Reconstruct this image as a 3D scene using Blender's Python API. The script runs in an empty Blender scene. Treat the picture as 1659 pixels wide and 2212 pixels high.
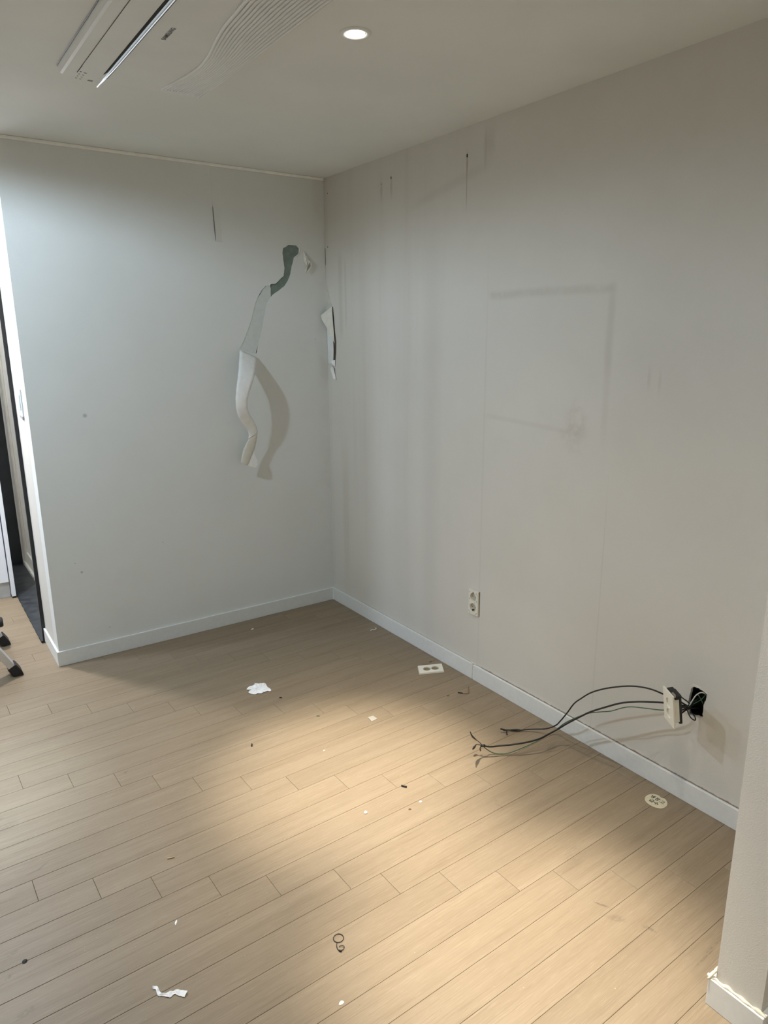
import bpy, bmesh, math, random
from mathutils import Vector, Matrix
from mathutils.geometry import tessellate_polygon
random.seed(7)
PI = math.pi
SC = bpy.context.scene
COL = SC.collection

# ------------------------------------------------------------------ camera
CAM_LOC = Vector((-2.03166, -3.47431, 1.54646))
YAW, PITCH, ROLL, FPX = 0.605727, 0.245924, -0.006650, 1517.325
def cam_axes():
    f = Vector((math.sin(YAW)*math.cos(PITCH), math.cos(YAW)*math.cos(PITCH), -math.sin(PITCH)))
    r0 = Vector((math.cos(YAW), -math.sin(YAW), 0)); u0 = r0.cross(f)
    r = r0*math.cos(ROLL) + u0*math.sin(ROLL)
    return r, r.cross(f), f
cd = bpy.data.cameras.new('camera'); cam = bpy.data.objects.new('camera', cd); COL.objects.link(cam)
r_, u_, f_ = cam_axes()
M = Matrix((r_, u_, -f_)).transposed().to_4x4(); M.translation = CAM_LOC
cam.matrix_world = M
cd.sensor_fit = 'HORIZONTAL'; cd.sensor_width = 36.0; cd.lens = FPX/1659*36.0
cd.clip_start = 0.02; cd.clip_end = 50
SC.camera = cam

# ------------------------------------------------------------------ world, exposure
w = bpy.data.worlds.new('world'); SC.world = w; w.use_nodes = True
w.node_tree.nodes['Background'].inputs[0].default_value = (0.5, 0.55, 0.62, 1)
w.node_tree.nodes['Background'].inputs[1].default_value = 0.25
SC.view_settings.view_transform = 'Standard'; SC.view_settings.look = 'None'
SC.view_settings.exposure = 0.27; SC.view_settings.gamma = 1.0
SC.view_settings.use_curve_mapping = False
SC.cycles.max_bounces = 10; SC.cycles.diffuse_bounces = 6

WARM = (1.0, 0.915, 0.78); COOL = (0.67, 0.84, 1.0); NEUT = (1.0, 0.98, 0.96)
P_DOWN = 370.0      # ceiling downlight beams (warm)
P_HALO = 85.0      # their soft shoulder
P_DOWN_SOFT = 15.0   # their wide spill
P_COOL = 150.0       # cool downlight over the kitchen side, beam
P_COOL_SOFT = 78.0  # its wide spill
P_KITCH = 27.0      # round cool ceiling lamp deep in the kitchen
P_KITCH_BACK = 6.0 # cool lamp behind the camera
P_FRAME_FILL = 22.0   # unseen lamp added to brighten the white door frame
P_HALL = 31.0       # passage lamp
CEIL = 2.35

# ------------------------------------------------------------------ mesh helpers
def wloc(o):
    v = Vector((0, 0, 0))
    while o: v += o.location; o = o.parent
    return v
def link(name, me, mat=None, parent=None, origin=None):
    o = bpy.data.objects.new(name, me); COL.objects.link(o)
    if mat: me.materials.append(mat)
    base = wloc(parent) if parent else Vector((0, 0, 0))
    if parent: o.parent = parent
    org = Vector(origin) if origin is not None else base
    if org.length > 0: me.transform(Matrix.Translation(-org))
    o.location = org - base
    return o
def pyd(name, vs, fs, mat=None, parent=None, smooth=False, origin=None):
    me = bpy.data.meshes.new(name); me.from_pydata([tuple(v) for v in vs], [], fs); me.update()
    if smooth:
        for p in me.polygons: p.use_smooth = True
    return link(name, me, mat, parent, origin)
def bmo(name, bm, mat=None, parent=None, smooth=False, origin=None):
    bmesh.ops.recalc_face_normals(bm, faces=bm.faces)
    me = bpy.data.meshes.new(name); bm.to_mesh(me); bm.free()
    if smooth:
        for p in me.polygons: p.use_smooth = True
    return link(name, me, mat, parent, origin)
def add_box(bm, a, b, bev=0.0, seg=1):
    x0, y0, z0 = [min(a[i], b[i]) for i in range(3)]; x1, y1, z1 = [max(a[i], b[i]) for i in range(3)]
    t = bmesh.new()
    v = [t.verts.new(c) for c in ((x0,y0,z0),(x1,y0,z0),(x1,y1,z0),(x0,y1,z0),(x0,y0,z1),(x1,y0,z1),(x1,y1,z1),(x0,y1,z1))]
    for f in ((3,2,1,0),(4,5,6,7),(0,1,5,4),(1,2,6,5),(2,3,7,6),(3,0,4,7)): t.faces.new([v[i] for i in f])
    if bev > 0: bmesh.ops.bevel(t, geom=t.edges[:], offset=bev, segments=seg, affect='EDGES', profile=.5)
    me = bpy.data.meshes.new('t'); t.to_mesh(me); t.free(); bm.from_mesh(me); bpy.data.meshes.remove(me)
def box(name, a, b, mat, parent=None, bev=0.0, seg=1, origin=None):
    bm = bmesh.new(); add_box(bm, a, b, bev, seg); return bmo(name, bm, mat, parent, origin=origin)
def catmull(P, n=6):
    P = [Vector(p) for p in P]
    if len(P) < 3: return P
    Q = [P[0]*2-P[1]] + P + [P[-1]*2-P[-2]]; out = []
    for i in range(1, len(Q)-2):
        for k in range(n):
            t = k/n; a, b, c, d = Q[i-1], Q[i], Q[i+1], Q[i+2]
            out.append(0.5*((2*b)+(c-a)*t+(2*a-5*b+4*c-d)*t*t+(3*b-a-3*c+d)*t**3))
    out.append(P[-1]); return out
def tube_geo(P, r, sides=8, n=6, flat=1.0, smooth=True):
    P = catmull(P, n) if smooth else [Vector(p) for p in P]
    vs, fs = [], []; N = len(P); up = Vector((0, 0, 1)); prev = None
    for i, p in enumerate(P):
        t = (P[min(i+1, N-1)]-P[max(i-1, 0)]).normalized()
        a = prev if prev is not None else (up.cross(t) if abs(t.z) < .95 else Vector((1,0,0)).cross(t))
        a = (a - t*a.dot(t)).normalized(); prev = a; b = t.cross(a)
        rr = r(i/(N-1)) if callable(r) else r
        for k in range(sides):
            g = 2*PI*k/sides; vs.append(p + a*math.cos(g)*rr + b*math.sin(g)*rr*flat)
    for i in range(N-1):
        for k in range(sides):
            fs.append((i*sides+k, i*sides+(k+1) % sides, (i+1)*sides+(k+1) % sides, (i+1)*sides+k))
    fs.append(tuple(range(sides))[::-1]); fs.append(tuple((N-1)*sides+k for k in range(sides)))
    return vs, fs
def tube(name, P, r, mat, parent=None, origin=None, **k):
    vs, fs = tube_geo(P, r, **k); return pyd(name, vs, fs, mat, parent, True, origin)
def lathe(name, prof, c, mat, parent=None, n=32, origin=None, smooth=True):
    vs, fs = [], []
    for r, z in prof:
        for k in range(n):
            g = 2*PI*k/n; vs.append((c[0]+r*math.cos(g), c[1]+r*math.sin(g), c[2]+z))
    for i in range(len(prof)-1):
        for k in range(n): fs.append((i*n+k, i*n+(k+1) % n, (i+1)*n+(k+1) % n, (i+1)*n+k))
    return pyd(name, vs, fs, mat, parent, smooth, origin)
def rough(pts, n=3, amp=.001, seed=1):
    """subdivide a closed outline and give it a torn edge"""
    rr = random.Random(seed); out = []; pts = [Vector(p) for p in pts]
    for i, a in enumerate(pts):
        b = pts[(i+1) % len(pts)]; ax = [k for k in range(3) if abs(a[k]-b[k]) > 1e-7]
        for k in range(n):
            p = a.lerp(b, k/n)
            if k:
                for q in range(3):
                    if q in ax: p[q] += rr.uniform(-amp, amp)
            out.append(p)
    return out
def slab_poly(name, pts, d, mat, parent=None, origin=None):
    """closed outline extruded by vector d"""
    pts = [Vector(p) for p in pts]; d = Vector(d); n = len(pts)
    tri = tessellate_polygon([pts]); vs = pts + [p+d for p in pts]
    fs = [tuple(t) for t in tri] + [tuple(i+n for i in t[::-1]) for t in tri] + [(i, (i+1) % n, (i+1) % n+n, i+n) for i in range(n)]
    bm = bmesh.new(); V = [bm.verts.new(v) for v in vs]
    for f in fs:
        try: bm.faces.new([V[i] for i in f])
        except ValueError: pass
    return bmo(name, bm, mat, parent, origin=origin)
def face_with_hole(outer, hole, depth):
    """front face with a hole, plus the hole's side walls going back by depth"""
    outer = [Vector(p) for p in outer]; hole = [Vector(p) for p in hole]; depth = Vector(depth)
    pts = outer + hole; tri = tessellate_polygon([outer, hole])
    vs = pts + [p+depth for p in hole]; no, nh = len(outer), len(hole)
    fs = [tuple(t) for t in tri] + [(no+i, no+(i+1) % nh, no+nh+(i+1) % nh, no+nh+i) for i in range(nh)]
    return vs, fs
def tag(o, label=None, cat=None, group=None, kind=None):
    if label: o['label'] = label
    if cat: o['category'] = cat
    if group: o['group'] = group
    if kind: o['kind'] = kind
    return o
def thing(name, loc, label, cat, group=None):
    o = bpy.data.objects.new(name, None); COL.objects.link(o); o.location = loc; o.empty_display_size = .05
    return tag(o, label, cat, group)
def struct(o): o['kind'] = 'structure'; return o
def copy_tree(o, parent=None):
    c = o.copy(); COL.objects.link(c); c.parent = parent
    for ch in list(o.children): copy_tree(ch, c)
    return c

# ------------------------------------------------------------------ material helpers
class G:
    def __init__(s, name, rough=.6, base=(.8,.8,.8), metal=0, spec=.5):
        s.m = bpy.data.materials.new(name); s.m.use_nodes = True; s.t = s.m.node_tree; s.b = s.t.nodes['Principled BSDF']
        s.b.inputs['Roughness'].default_value = rough; s.b.inputs['Metallic'].default_value = metal
        s.b.inputs['Base Color'].default_value = (*base, 1); s.b.inputs['Specular IOR Level'].default_value = spec
    def n(s, ty, **kw):
        o = s.t.nodes.new(ty)
        for k, v in kw.items(): setattr(o, k, v)
        return o
    def ln(s, a, b): s.t.links.new(a, b)
    def setin(s, sock, v):
        if isinstance(v, (int, float)): sock.default_value = v
        elif isinstance(v, tuple): sock.default_value = (*v, 1) if len(v) == 3 and sock.type == 'RGBA' else v
        else: s.ln(v, sock)
    def math(s, op, a, b=0.0, clamp=False):
        o = s.n('ShaderNodeMath', operation=op, use_clamp=clamp); s.setin(o.inputs[0], a); s.setin(o.inputs[1], b); return o.outputs[0]
    def sstep(s, v, a, b, lo=0.0, hi=1.0):
        o = s.n('ShaderNodeMapRange', interpolation_type='SMOOTHSTEP'); s.setin(o.inputs[0], v)
        for i, q in ((1, a), (2, b), (3, lo), (4, hi)): o.inputs[i].default_value = q
        return o.outputs[0]
    def band(s, v, c, hw, soft):
        d = s.math('ABSOLUTE', s.math('SUBTRACT', v, c)); return s.sstep(d, hw, hw+soft, 1.0, 0.0)
    def rng(s, v, a, b, soft):
        return s.math('MULTIPLY', s.sstep(v, a-soft, a+soft), s.sstep(v, b-soft, b+soft, 1.0, 0.0))
    def mul(s, *a):
        r = a[0]
        for q in a[1:]: r = s.math('MULTIPLY', r, q)
        return r
    def add(s, *a):
        r = a[0]
        for q in a[1:]: r = s.math('ADD', r, q)
        return r
    def pos(s): return s.n('ShaderNodeNewGeometry').outputs['Position']
    def xyz(s, v):
        o = s.n('ShaderNodeSeparateXYZ'); s.ln(v, o.inputs[0]); return o.outputs
    def comb(s, x, y, z):
        o = s.n('ShaderNodeCombineXYZ')
        for i, q in enumerate((x, y, z)): s.setin(o.inputs[i], q)
        return o.outputs[0]
    def noise(s, vec, scale, detail=3, rough=.5):
        o = s.n('ShaderNodeTexNoise'); s.ln(vec, o.inputs['Vector']); o.inputs['Scale'].default_value = scale
        o.inputs['Detail'].default_value = detail; o.inputs['Roughness'].default_value = rough; return o.outputs['Fac']
    def mix(s, f, a, b, mode='MIX'):
        o = s.n('ShaderNodeMix', data_type='RGBA', blend_type=mode); s.setin(o.inputs[0], f); s.setin(o.inputs[6], a); s.setin(o.inputs[7], b); return o.outputs[2]
    def col(s, v): s.setin(s.b.inputs['Base Color'], v)
    def bump(s, h, dist=.001, strength=.3):
        o = s.n('ShaderNodeBump'); s.ln(h, o.inputs['Height']); o.inputs['Distance'].default_value = dist; o.inputs['Strength'].default_value = strength
        s.ln(o.outputs[0], s.b.inputs['Normal'])
def simple(name, c, rough=.6, metal=0, mott=.06, scale=30, bump=0, spec=.5):
    g = G(name, rough, c, metal, spec); p = g.pos(); n = g.noise(p, scale, 4)
    g.col(g.mix(g.sstep(n, .3, .7), tuple(x*(1-mott) for x in c), tuple(min(1, x*(1+mott)) for x in c)))
    if bump: g.bump(g.noise(p, scale*8, 3), .001, bump)
    return g.m

# wallpaper ---------------------------------------------------------
WP0 = (0.74, 0.755, 0.735); WP = WP0
def wallpaper(name, side=None):
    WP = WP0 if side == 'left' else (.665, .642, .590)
    g = G(name, .75, WP, spec=.25); p = g.pos(); x, y, z = g.xyz(p)[:3]
    big = g.noise(p, 1.6, 4, .6); fine = g.noise(p, 900, 2)
    c = g.mix(g.sstep(big, .35, .7), WP, (WP[0]*.965, WP[1]*.96, WP[2]*.945))
    masks = []                                   # (mask, strength, tint)
    dirt = g.noise(p, 22, 5, .65)
    if side == 'right':
        st = g.noise(g.comb(g.mul(x, 1.0), g.mul(y, 9.0), g.mul(z, .45)), 1.0, 4, .6)   # vertical stains
        masks.append((g.mul(g.sstep(st, .45, .85), g.sstep(z, .15, .6), g.rng(y, -1.15, -.12, .08)), .30, (.54, .48, .42)))
        masks.append((g.mul(g.band(y, -.93, .005, .09), g.rng(z, .15, 1.9, .4)), .20, (.46, .43, .39)))
        masks.append((g.mul(g.band(y, -.70, .01, .12), g.rng(z, .2, 1.7, .4)), .10, (.42, .39, .35)))
        masks.append((g.mul(g.band(y, -.16, .01, .04), g.rng(z, .2, .9, .2)), .22, (.50, .40, .30)))
        masks.append((g.mul(g.band(y, -1.285, .002, .006), g.rng(z, .08, 1.72, .3)), .09, (.35, .32, .28)))   # paper joint
        masks.append((g.mul(g.band(y, -1.93, .0015, .003), g.rng(z, .08, .95, .2)), .14, (.40, .36, .32)))
        # outline left by a frame
        wob = g.mul(g.math('SUBTRACT', g.noise(p, 5, 2), .5), .02)
        masks.append((g.mul(g.band(g.add(z, wob), 1.700, .003, .022), g.rng(y, -1.90, -1.30, .02), g.sstep(dirt, .1, .6)), .20, (.32, .28, .23)))
        masks.append((g.mul(g.band(g.add(y, wob), -1.893, .003, .022), g.rng(z, 1.42, 1.69, .05)), .18, (.32, .28, .23)))
        masks.append((g.mul(g.band(y, -1.895, .002, .020), g.rng(z, 1.2, 1.45, .08)), .10, (.32, .28, .23)))
        masks.append((g.mul(g.band(g.add(z, g.mul(y, -.05)), 1.285, .002, .014), g.rng(y, -1.80, -1.30, .05)), .11, (.36, .32, .27)))
        d = g.math('SQRT', g.add(g.math('POWER', g.math('SUBTRACT', y, -1.765), 2), g.mul(g.math('POWER', g.math('SUBTRACT', z, 1.215), 2), .5)))
        masks.append((g.mul(g.sstep(d, .010, .095, 1, 0), g.sstep(dirt, .30, .75)), .36, (.40, .32, .25)))
        # drips under screw holes
        for (yy, z0, z1, hw, a) in ((-1.143, 2.06, 2.235, .003, .5), (-1.143, 2.19, 2.24, .006, .5), (-.617, 2.18, 2.245, .009, .35), (-.537, 2.18, 2.235, .008, .35), (-1.27, 2.22, 2.31, .03, .16), (-1.25, 2.18, 2.30, .006, .16), (-.15, 1.55, 1.95, .02, .16), (-.20, 1.6, 1.92, .01, .14), (-2.06, 1.385, 1.43, .006, .18), (-2.10, 1.37, 1.42, .006, .14)):
            masks.append((g.mul(g.band(y, yy, hw*.3, hw*1.2), g.rng(z, z0, z1, .04)), a, (.30, .25, .19)))
        masks.append((g.mul(g.band(z, g_line(g, y, -1.25, 2.185, -.75, 2.10), .002, .03), g.rng(y, -1.25, -.8, .08)), .13, (.36, .32, .28)))
        # brown torn line just above the board
        ed = g.noise(p, 26, 4, .7)
        masks.append((g.mul(g.sstep(g.add(z, g.mul(ed, -.016)), .0675, .0725, 1, 0), g.rng(y, -2.7, -1.31, .01)), .85, (.22, .14, .09)))
        masks.append((g.mul(g.sstep(g.add(z, g.mul(ed, -.010)), .071, .074, 1, 0), g.rng(y, -1.31, -.3, .01)), .5, (.36, .30, .22)))
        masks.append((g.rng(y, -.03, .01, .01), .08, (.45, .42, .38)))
    if side == 'left':
        masks.append((g.mul(g.sstep(g.noise(p, 3, 4, .6), .48, .75), g.rng(z, .06, .55, .15), g.rng(x, -1.6, -1.1, .1)), .16, (.45, .46, .40)))
        for (xx, zz, r, a) in ((-1.308, 1.196, .010, .5), (-1.40, .45, .006, .6), (-1.425, .50, .003, .6), (-1.0, .53, .003, .6), (-.077, 1.53, .003, .6), (-1.30, .14, .004, .5)):
            d = g.math('SQRT', g.add(g.math('POWER', g.math('SUBTRACT', x, xx), 2), g.math('POWER', g.math('SUBTRACT', z, zz), 2)))
            masks.append((g.mul(g.sstep(d, r*.5, r*1.3, 1, 0), g.sstep(dirt, .3, .5)), a, (.30, .29, .24)))
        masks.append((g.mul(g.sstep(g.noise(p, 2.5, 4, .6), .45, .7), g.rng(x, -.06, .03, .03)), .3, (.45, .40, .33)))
    for m, a, t in masks: c = g.mix(g.mul(m, a), c, t)
    g.col(c); g.bump(g.add(fine, g.mul(g.noise(p, 250, 3), .8)), .0012, .35)
    return g.m
def g_line(g, v, a, va, b, vb):
    o = g.n('ShaderNodeMapRange'); o.clamp = False; g.ln(v, o.inputs[0])
    for i, q in ((1, a), (2, b), (3, va), (4, vb)): o.inputs[i].default_value = q
    return o.outputs[0]
# band() with a socket centre
def _band(s, v, c, hw, soft):
    d = s.math('ABSOLUTE', s.math('SUBTRACT', v, c)); return s.sstep(d, hw, hw+soft, 1.0, 0.0)
G.band = _band

MW_L = wallpaper('wallpaper_left', 'left'); MW_R = wallpaper('wallpaper_right', 'right'); MW = wallpaper('wallpaper_plain')
M_CEIL = simple('ceiling_paper', (.76, .78, .75), .85, mott=.03, scale=2, bump=.25, spec=.2)
M_BASE = simple('baseboard_film', (.73, .74, .72), .45, mott=.02, scale=60, bump=.1)
M_CROWN = simple('cream_trim', (.92, .91, .85), .5, mott=.03)
M_GREEN = simple('green_gypsum', (.20, .25, .22), .9, mott=.10, scale=40, bump=.5, spec=.1)
M_TORN = simple('torn_paper_layer', (.63, .66, .64), .9, mott=.03, scale=45, bump=.15, spec=.1)
M_BACK = simple('paper_back', (.86, .86, .84), .8, mott=.03, scale=40, bump=.3, spec=.2)
M_CREAMP = simple('paper_cream', (.72, .70, .62), .8, mott=.04, scale=40, bump=.3, spec=.2)
M_WPP = simple('wallpaper_flap_face', WP, .75, mott=.04, scale=12, bump=.3, spec=.25)
M_DARK = simple('dark_gap', (.02, .018, .015), .9)
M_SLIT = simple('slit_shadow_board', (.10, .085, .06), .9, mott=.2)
M_SLITB = simple('tear_shade', (.26, .22, .17), .9, mott=.2)
M_EXPO = simple('exposed_corner', (.58, .57, .50), .85, mott=.08, scale=25, bump=.5)
M_CAULK = simple('caulk', (.74, .70, .58), .6, mott=.06, scale=90, bump=.6)
M_PLASTIC = simple('ivory_plastic', (.78, .75, .64), .4, mott=.02)
M_PLAST_W = simple('white_plastic', (.82, .84, .84), .35, mott=.02)
M_AC = simple('air_conditioner_plastic', (.74, .75, .72), .45, mott=.02, scale=8)
M_GREYMARK = simple('grey_print', (.22, .22, .23), .5)
M_LOGO = simple('logo_print', (.07, .07, .07), .4)
M_CHROME = simple('brushed_chrome', (.78, .80, .82), .28, metal=1, mott=.02)
M_ALU = simple('aluminium', (.72, .74, .78), .35, metal=.85, mott=.05, scale=120)
M_RUBBER = simple('black_rubber', (.012, .012, .013), .55, mott=.1)
M_BLACKW = simple('black_wire_sheath', (.010, .010, .010), .38, mott=.1)
M_GREENW = simple('green_wire_sheath', (.05, .12, .055), .4, mott=.15)
M_WHITEW = simple('white_wire_sheath', (.62, .62, .56), .4)
M_STONE = simple('black_stone', (.035, .040, .046), .38, mott=.35, scale=18, bump=.1)
M_DKPAN = simple('dark_panel', (.022, .026, .032), .5, mott=.15, scale=14)
M_TRIMBLK = simple('black_trim', (.008, .009, .011), .35)
M_PVC = simple('white_pvc', (.78, .78, .74), .35, mott=.03)
M_CAB = simple('white_gloss_board', (.76, .77, .80), .3, mott=.01)
M_KICK = simple('toekick_board', (.56, .57, .56), .6, mott=.15, scale=9)
M_STEEL = simple('zinc_steel', (.45, .42, .38), .4, metal=1, mott=.2)
M_TISSUE = simple('tissue_paper', (.84, .84, .84), .85, mott=.04, scale=50, bump=.4)
M_CARD = simple('grey_card', (.36, .335, .28), .8)
M_CRUMB = simple('plaster_white', (.80, .76, .68), .85, mott=.1, scale=200)
M_BROWN = simple('brown_fleck', (.16, .10, .05), .8, mott=.3, scale=200)
M_COPPER = simple('red_brown_wire', (.22, .10, .06), .5)
M_YEL = simple('yellow_wood', (.55, .42, .22), .6, mott=.2)

def lamp_mat(name, col, s):
    m = bpy.data.materials.new(name); m.use_nodes = True; b = m.node_tree.nodes['Principled BSDF']
    b.inputs['Base Color'].default_value = (.9, .9, .9, 1); b.inputs['Emission Color'].default_value = (*col, 1); b.inputs['Emission Strength'].default_value = s
    return m
M_LENS = lamp_mat('warm_lamp_lens', (1, .93, .82), 14); M_LENSC = lamp_mat('cool_lamp_lens', (.9, .95, 1), 10)

def floor_mat():
    g = G('oak_laminate', .42, spec=.45); p = g.pos(); x, y, z = g.xyz(p)[:3]
    oi = g.n('ShaderNodeObjectInfo').outputs['Random']
    off = g.mul(oi, 37.0)
    yy = g.math('SUBTRACT', y, g.mul(x, .022))
    v1 = g.comb(g.add(g.mul(x, 1.3), off), g.mul(yy, 26.0), off)
    v2 = g.comb(g.add(g.mul(x, 5.0), off), g.mul(yy, 210.0), off)
    v3 = g.comb(g.mul(x, 22.0), g.mul(yy, 620.0), off)
    n1 = g.noise(v1, 1.0, 4, .55); n2 = g.noise(v2, 1.0, 4, .65); n3 = g.noise(v3, 1.0, 2, .6)
    A, B, D = (.212, .158, .099), (.270, .208, .138), (.158, .112, .068)
    c = g.mix(g.sstep(n1, .15, .85), A, B)
    c = g.mix(g.mul(g.sstep(n2, .46, .80), .55), c, D)
    c = g.mix(g.mul(g.sstep(n3, .50, .76), .24), c, (.45, .37, .26))
    val = g.add(.965, g.mul(oi, .07))
    o = g.n('ShaderNodeHueSaturation'); g.ln(c, o.inputs['Color']); g.ln(val, o.inputs['Value']); o.inputs['Saturation'].default_value = 1.0
    c = o.outputs[0]
    # worn dust and dirt
    ds = g.noise(p, 3.2, 5, .65)
    c = g.mix(g.mul(g.sstep(ds, .52, .78), .16), c, (.30, .23, .16))
    sp = g.noise(p, 70, 3, .6)
    near = g.sstep(g.noise(p, 2.2, 2), .45, .65)
    c = g.mix(g.mul(g.sstep(sp, .70, .74), near, .55), c, (.16, .11, .07))
    fl = g.noise(p, 160, 2, .5); c = g.mix(g.mul(g.sstep(fl, .74, .78), .4), c, (.62, .56, .46))
    d1 = g.noise(p, 130, 4, .6)
    for (cx, cy, ang, a, b, k) in ((-.606,-2.472,-1.1,.022,.004,.8), (-.612,-2.525,-.9,.028,.012,.4), (-.569,-2.598,-1.2,.018,.006,.7), (-.53,-2.735,.02,.045,.003,.6), (-.48,-2.728,.02,.05,.002,.6), (-.60,-2.79,.6,.012,.004,.5), (-.532,-1.972,.0,.006,.006,.5), (-.541,-1.995,-1.4,.024,.0015,.5), (-.136,-1.860,.3,.04,.014,.6), (-.03,-1.72,0,.03,.02,.4), (-1.524,-1.067,.5,.010,.006,.5), (-1.885,-1.416,.1,.025,.003,.7), (-1.86,-1.405,.5,.02,.003,.6), (-1.984,-1.70,.4,.018,.007,.35), (-2.0,-1.77,.6,.012,.006,.5), (-1.955,-1.09,.0,.03,.02,.35), (-1.93,-1.15,.3,.04,.02,.3), (-1.98,-1.9,.3,.03,.012,.35), (-.26,-.35,.2,.05,.02,.25), (-.45,-.9,.2,.05,.02,.2), (-.52,-2.3,.5,.06,.03,.18), (-1.48,-1.9,.5,.012,.003,.3), (-.40,-2.78,.2,.05,.02,.4)):
        dx = g.math('SUBTRACT', x, cx); dy = g.math('SUBTRACT', y, cy); ca, sa = math.cos(ang), math.sin(ang)
        u = g.math('DIVIDE', g.add(g.mul(dx, ca), g.mul(dy, sa)), a); v = g.math('DIVIDE', g.add(g.mul(dx, -sa), g.mul(dy, ca)), b)
        r = g.math('SQRT', g.add(g.mul(u, u), g.mul(v, v)))
        c = g.mix(g.mul(g.sstep(r, .5, 1.3, 1, 0), g.sstep(d1, .35, .55), k), c, (.13, .10, .07))
    g.col(c)
    g.setin(g.b.inputs['Roughness'], g.add(.40, g.mul(n2, .14), g.mul(ds, .08)))
    g.bump(g.add(g.mul(n2, 1.0), g.mul(n3, .5)), .0006, .25)
    return g.m
M_FLOOR = floor_mat()
M_SUB = simple('floor_underlay', (.16, .115, .07), .9)

# ================================================================== STRUCTURE
L = 1.544                       # length of the left wall
floor = struct(box('floor', (-4.5, -5.5, -.06), (.12, 3.0, -.0075), M_SUB))
# planks: rows run along x, turned by 0.022 rad against the wall
PW, PL, TH = .098, .84, .022
JX = {-2:-1.207,-1:-1.065,0:-1.814,1:-1.669,2:-1.532,3:-1.387,4:-1.241,5:-1.165,6:-1.024,7:-.877,8:-.74,9:-.631,10:-1.357,11:-1.215,12:-1.083,13:-.937,14:-.797,15:-.658,16:-1.36,17:-1.186,18:-1.083,19:-.939,20:-.801,21:-.664}
def joint(k):
    if k in JX: return JX[k]
    return JX[21]+.14*(k-21) if k > 21 else JX[-2]+.14*(k+2)
def plank_geo(l, wd, c=.0007, gap=.00035):
    x0, x1, y0, y1 = gap, l-gap, gap, wd-gap; zt, zb = 0.0, -.007
    vs = [(x0+c,y0+c,zt),(x1-c,y0+c,zt),(x1-c,y1-c,zt),(x0+c,y1-c,zt),(x0,y0,zt-c),(x1,y0,zt-c),(x1,y1,zt-c),(x0,y1,zt-c),(x0,y0,zb),(x1,y0,zb),(x1,y1,zb),(x0,y1,zb)]
    fs = [(0,1,2,3)]+[(a, a+4, (a+1) % 4+4, (a+1) % 4) for a in range(4)]+[(4+a, 8+a, 8+(a+1) % 4, 4+(a+1) % 4) for a in range(4)]
    return vs, [f if i == 0 else f for i, f in enumerate(fs)]
full_v, full_f = plank_geo(PL, PW)
full_me = bpy.data.meshes.new('plank'); full_me.from_pydata(full_v, [], full_f); full_me.materials.append(M_FLOOR)
RT = Matrix.Rotation(TH, 4, 'Z'); ORG = Vector((-1.8, -.27, 0))
def in_frame(P):
    d = P-CAM_LOC; zz = d.dot(f_)
    if zz < .05: return False
    px = 829.5+FPX*d.dot(r_)/zz; py = 1106-FPX*d.dot(u_)/zz
    return -30 < px < 1690 and -30 < py < 2240
rest_v, rest_f = [], []; nind = 0
for k in range(-34, 54):
    v1 = -PW*k; v0 = v1-PW; ymid = ORG.y+(v0+v1)/2
    xlo, xhi = -4.5, .02
    if ymid > .03: xhi = -L+.02
    if .36 < ymid < 1.9: xhi = -1.572
    if ymid > 3.0 or ymid < -5.5: continue
    xhi += math.sin(TH)*(v0+v1)/2; xlo += math.sin(TH)*(v0+v1)/2
    j = joint(k)+1.8
    while j > xlo+1.8: j -= PL
    while j < xhi+1.8:
        a, b = max(j, xlo+1.8), min(j+PL, xhi+1.8); j += PL
        if b-a < .01: continue
        loc = ORG + RT @ Vector((a, v0, 0))
        samp = [ORG+RT @ Vector((a+(b-a)*s, v0+PW*t, 0)) for s in (0, .25, .5, .75, 1) for t in (0, 1)]
        hid = ymid < -2.9 and a > 1.8-.5
        if any(in_frame(s) for s in samp) and not hid and nind < 300:
            if abs((b-a)-PL) < 1e-4: me = full_me
            else:
                vv, ff = plank_geo(b-a, PW); me = bpy.data.meshes.new('plank'); me.from_pydata(vv, [], ff); me.materials.append(M_FLOOR)
            o = bpy.data.objects.new('plank', me); COL.objects.link(o); o.parent = floor; o.location = loc; o.rotation_euler.z = TH; nind += 1
        else:
            vv, ff = plank_geo(b-a, PW); n0 = len(rest_v)
            rest_v += [loc+RT.to_3x3() @ Vector(q) for q in vv]; rest_f += [tuple(i+n0 for i in f) for f in ff]
o = pyd('plank_field', rest_v, rest_f, M_FLOOR, floor); o['kind'] = 'stuff'

ceiling = struct(box('ceiling', (-4.6, -5.6, CEIL), (.12, 3.1, CEIL+.08), M_CEIL))

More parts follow.
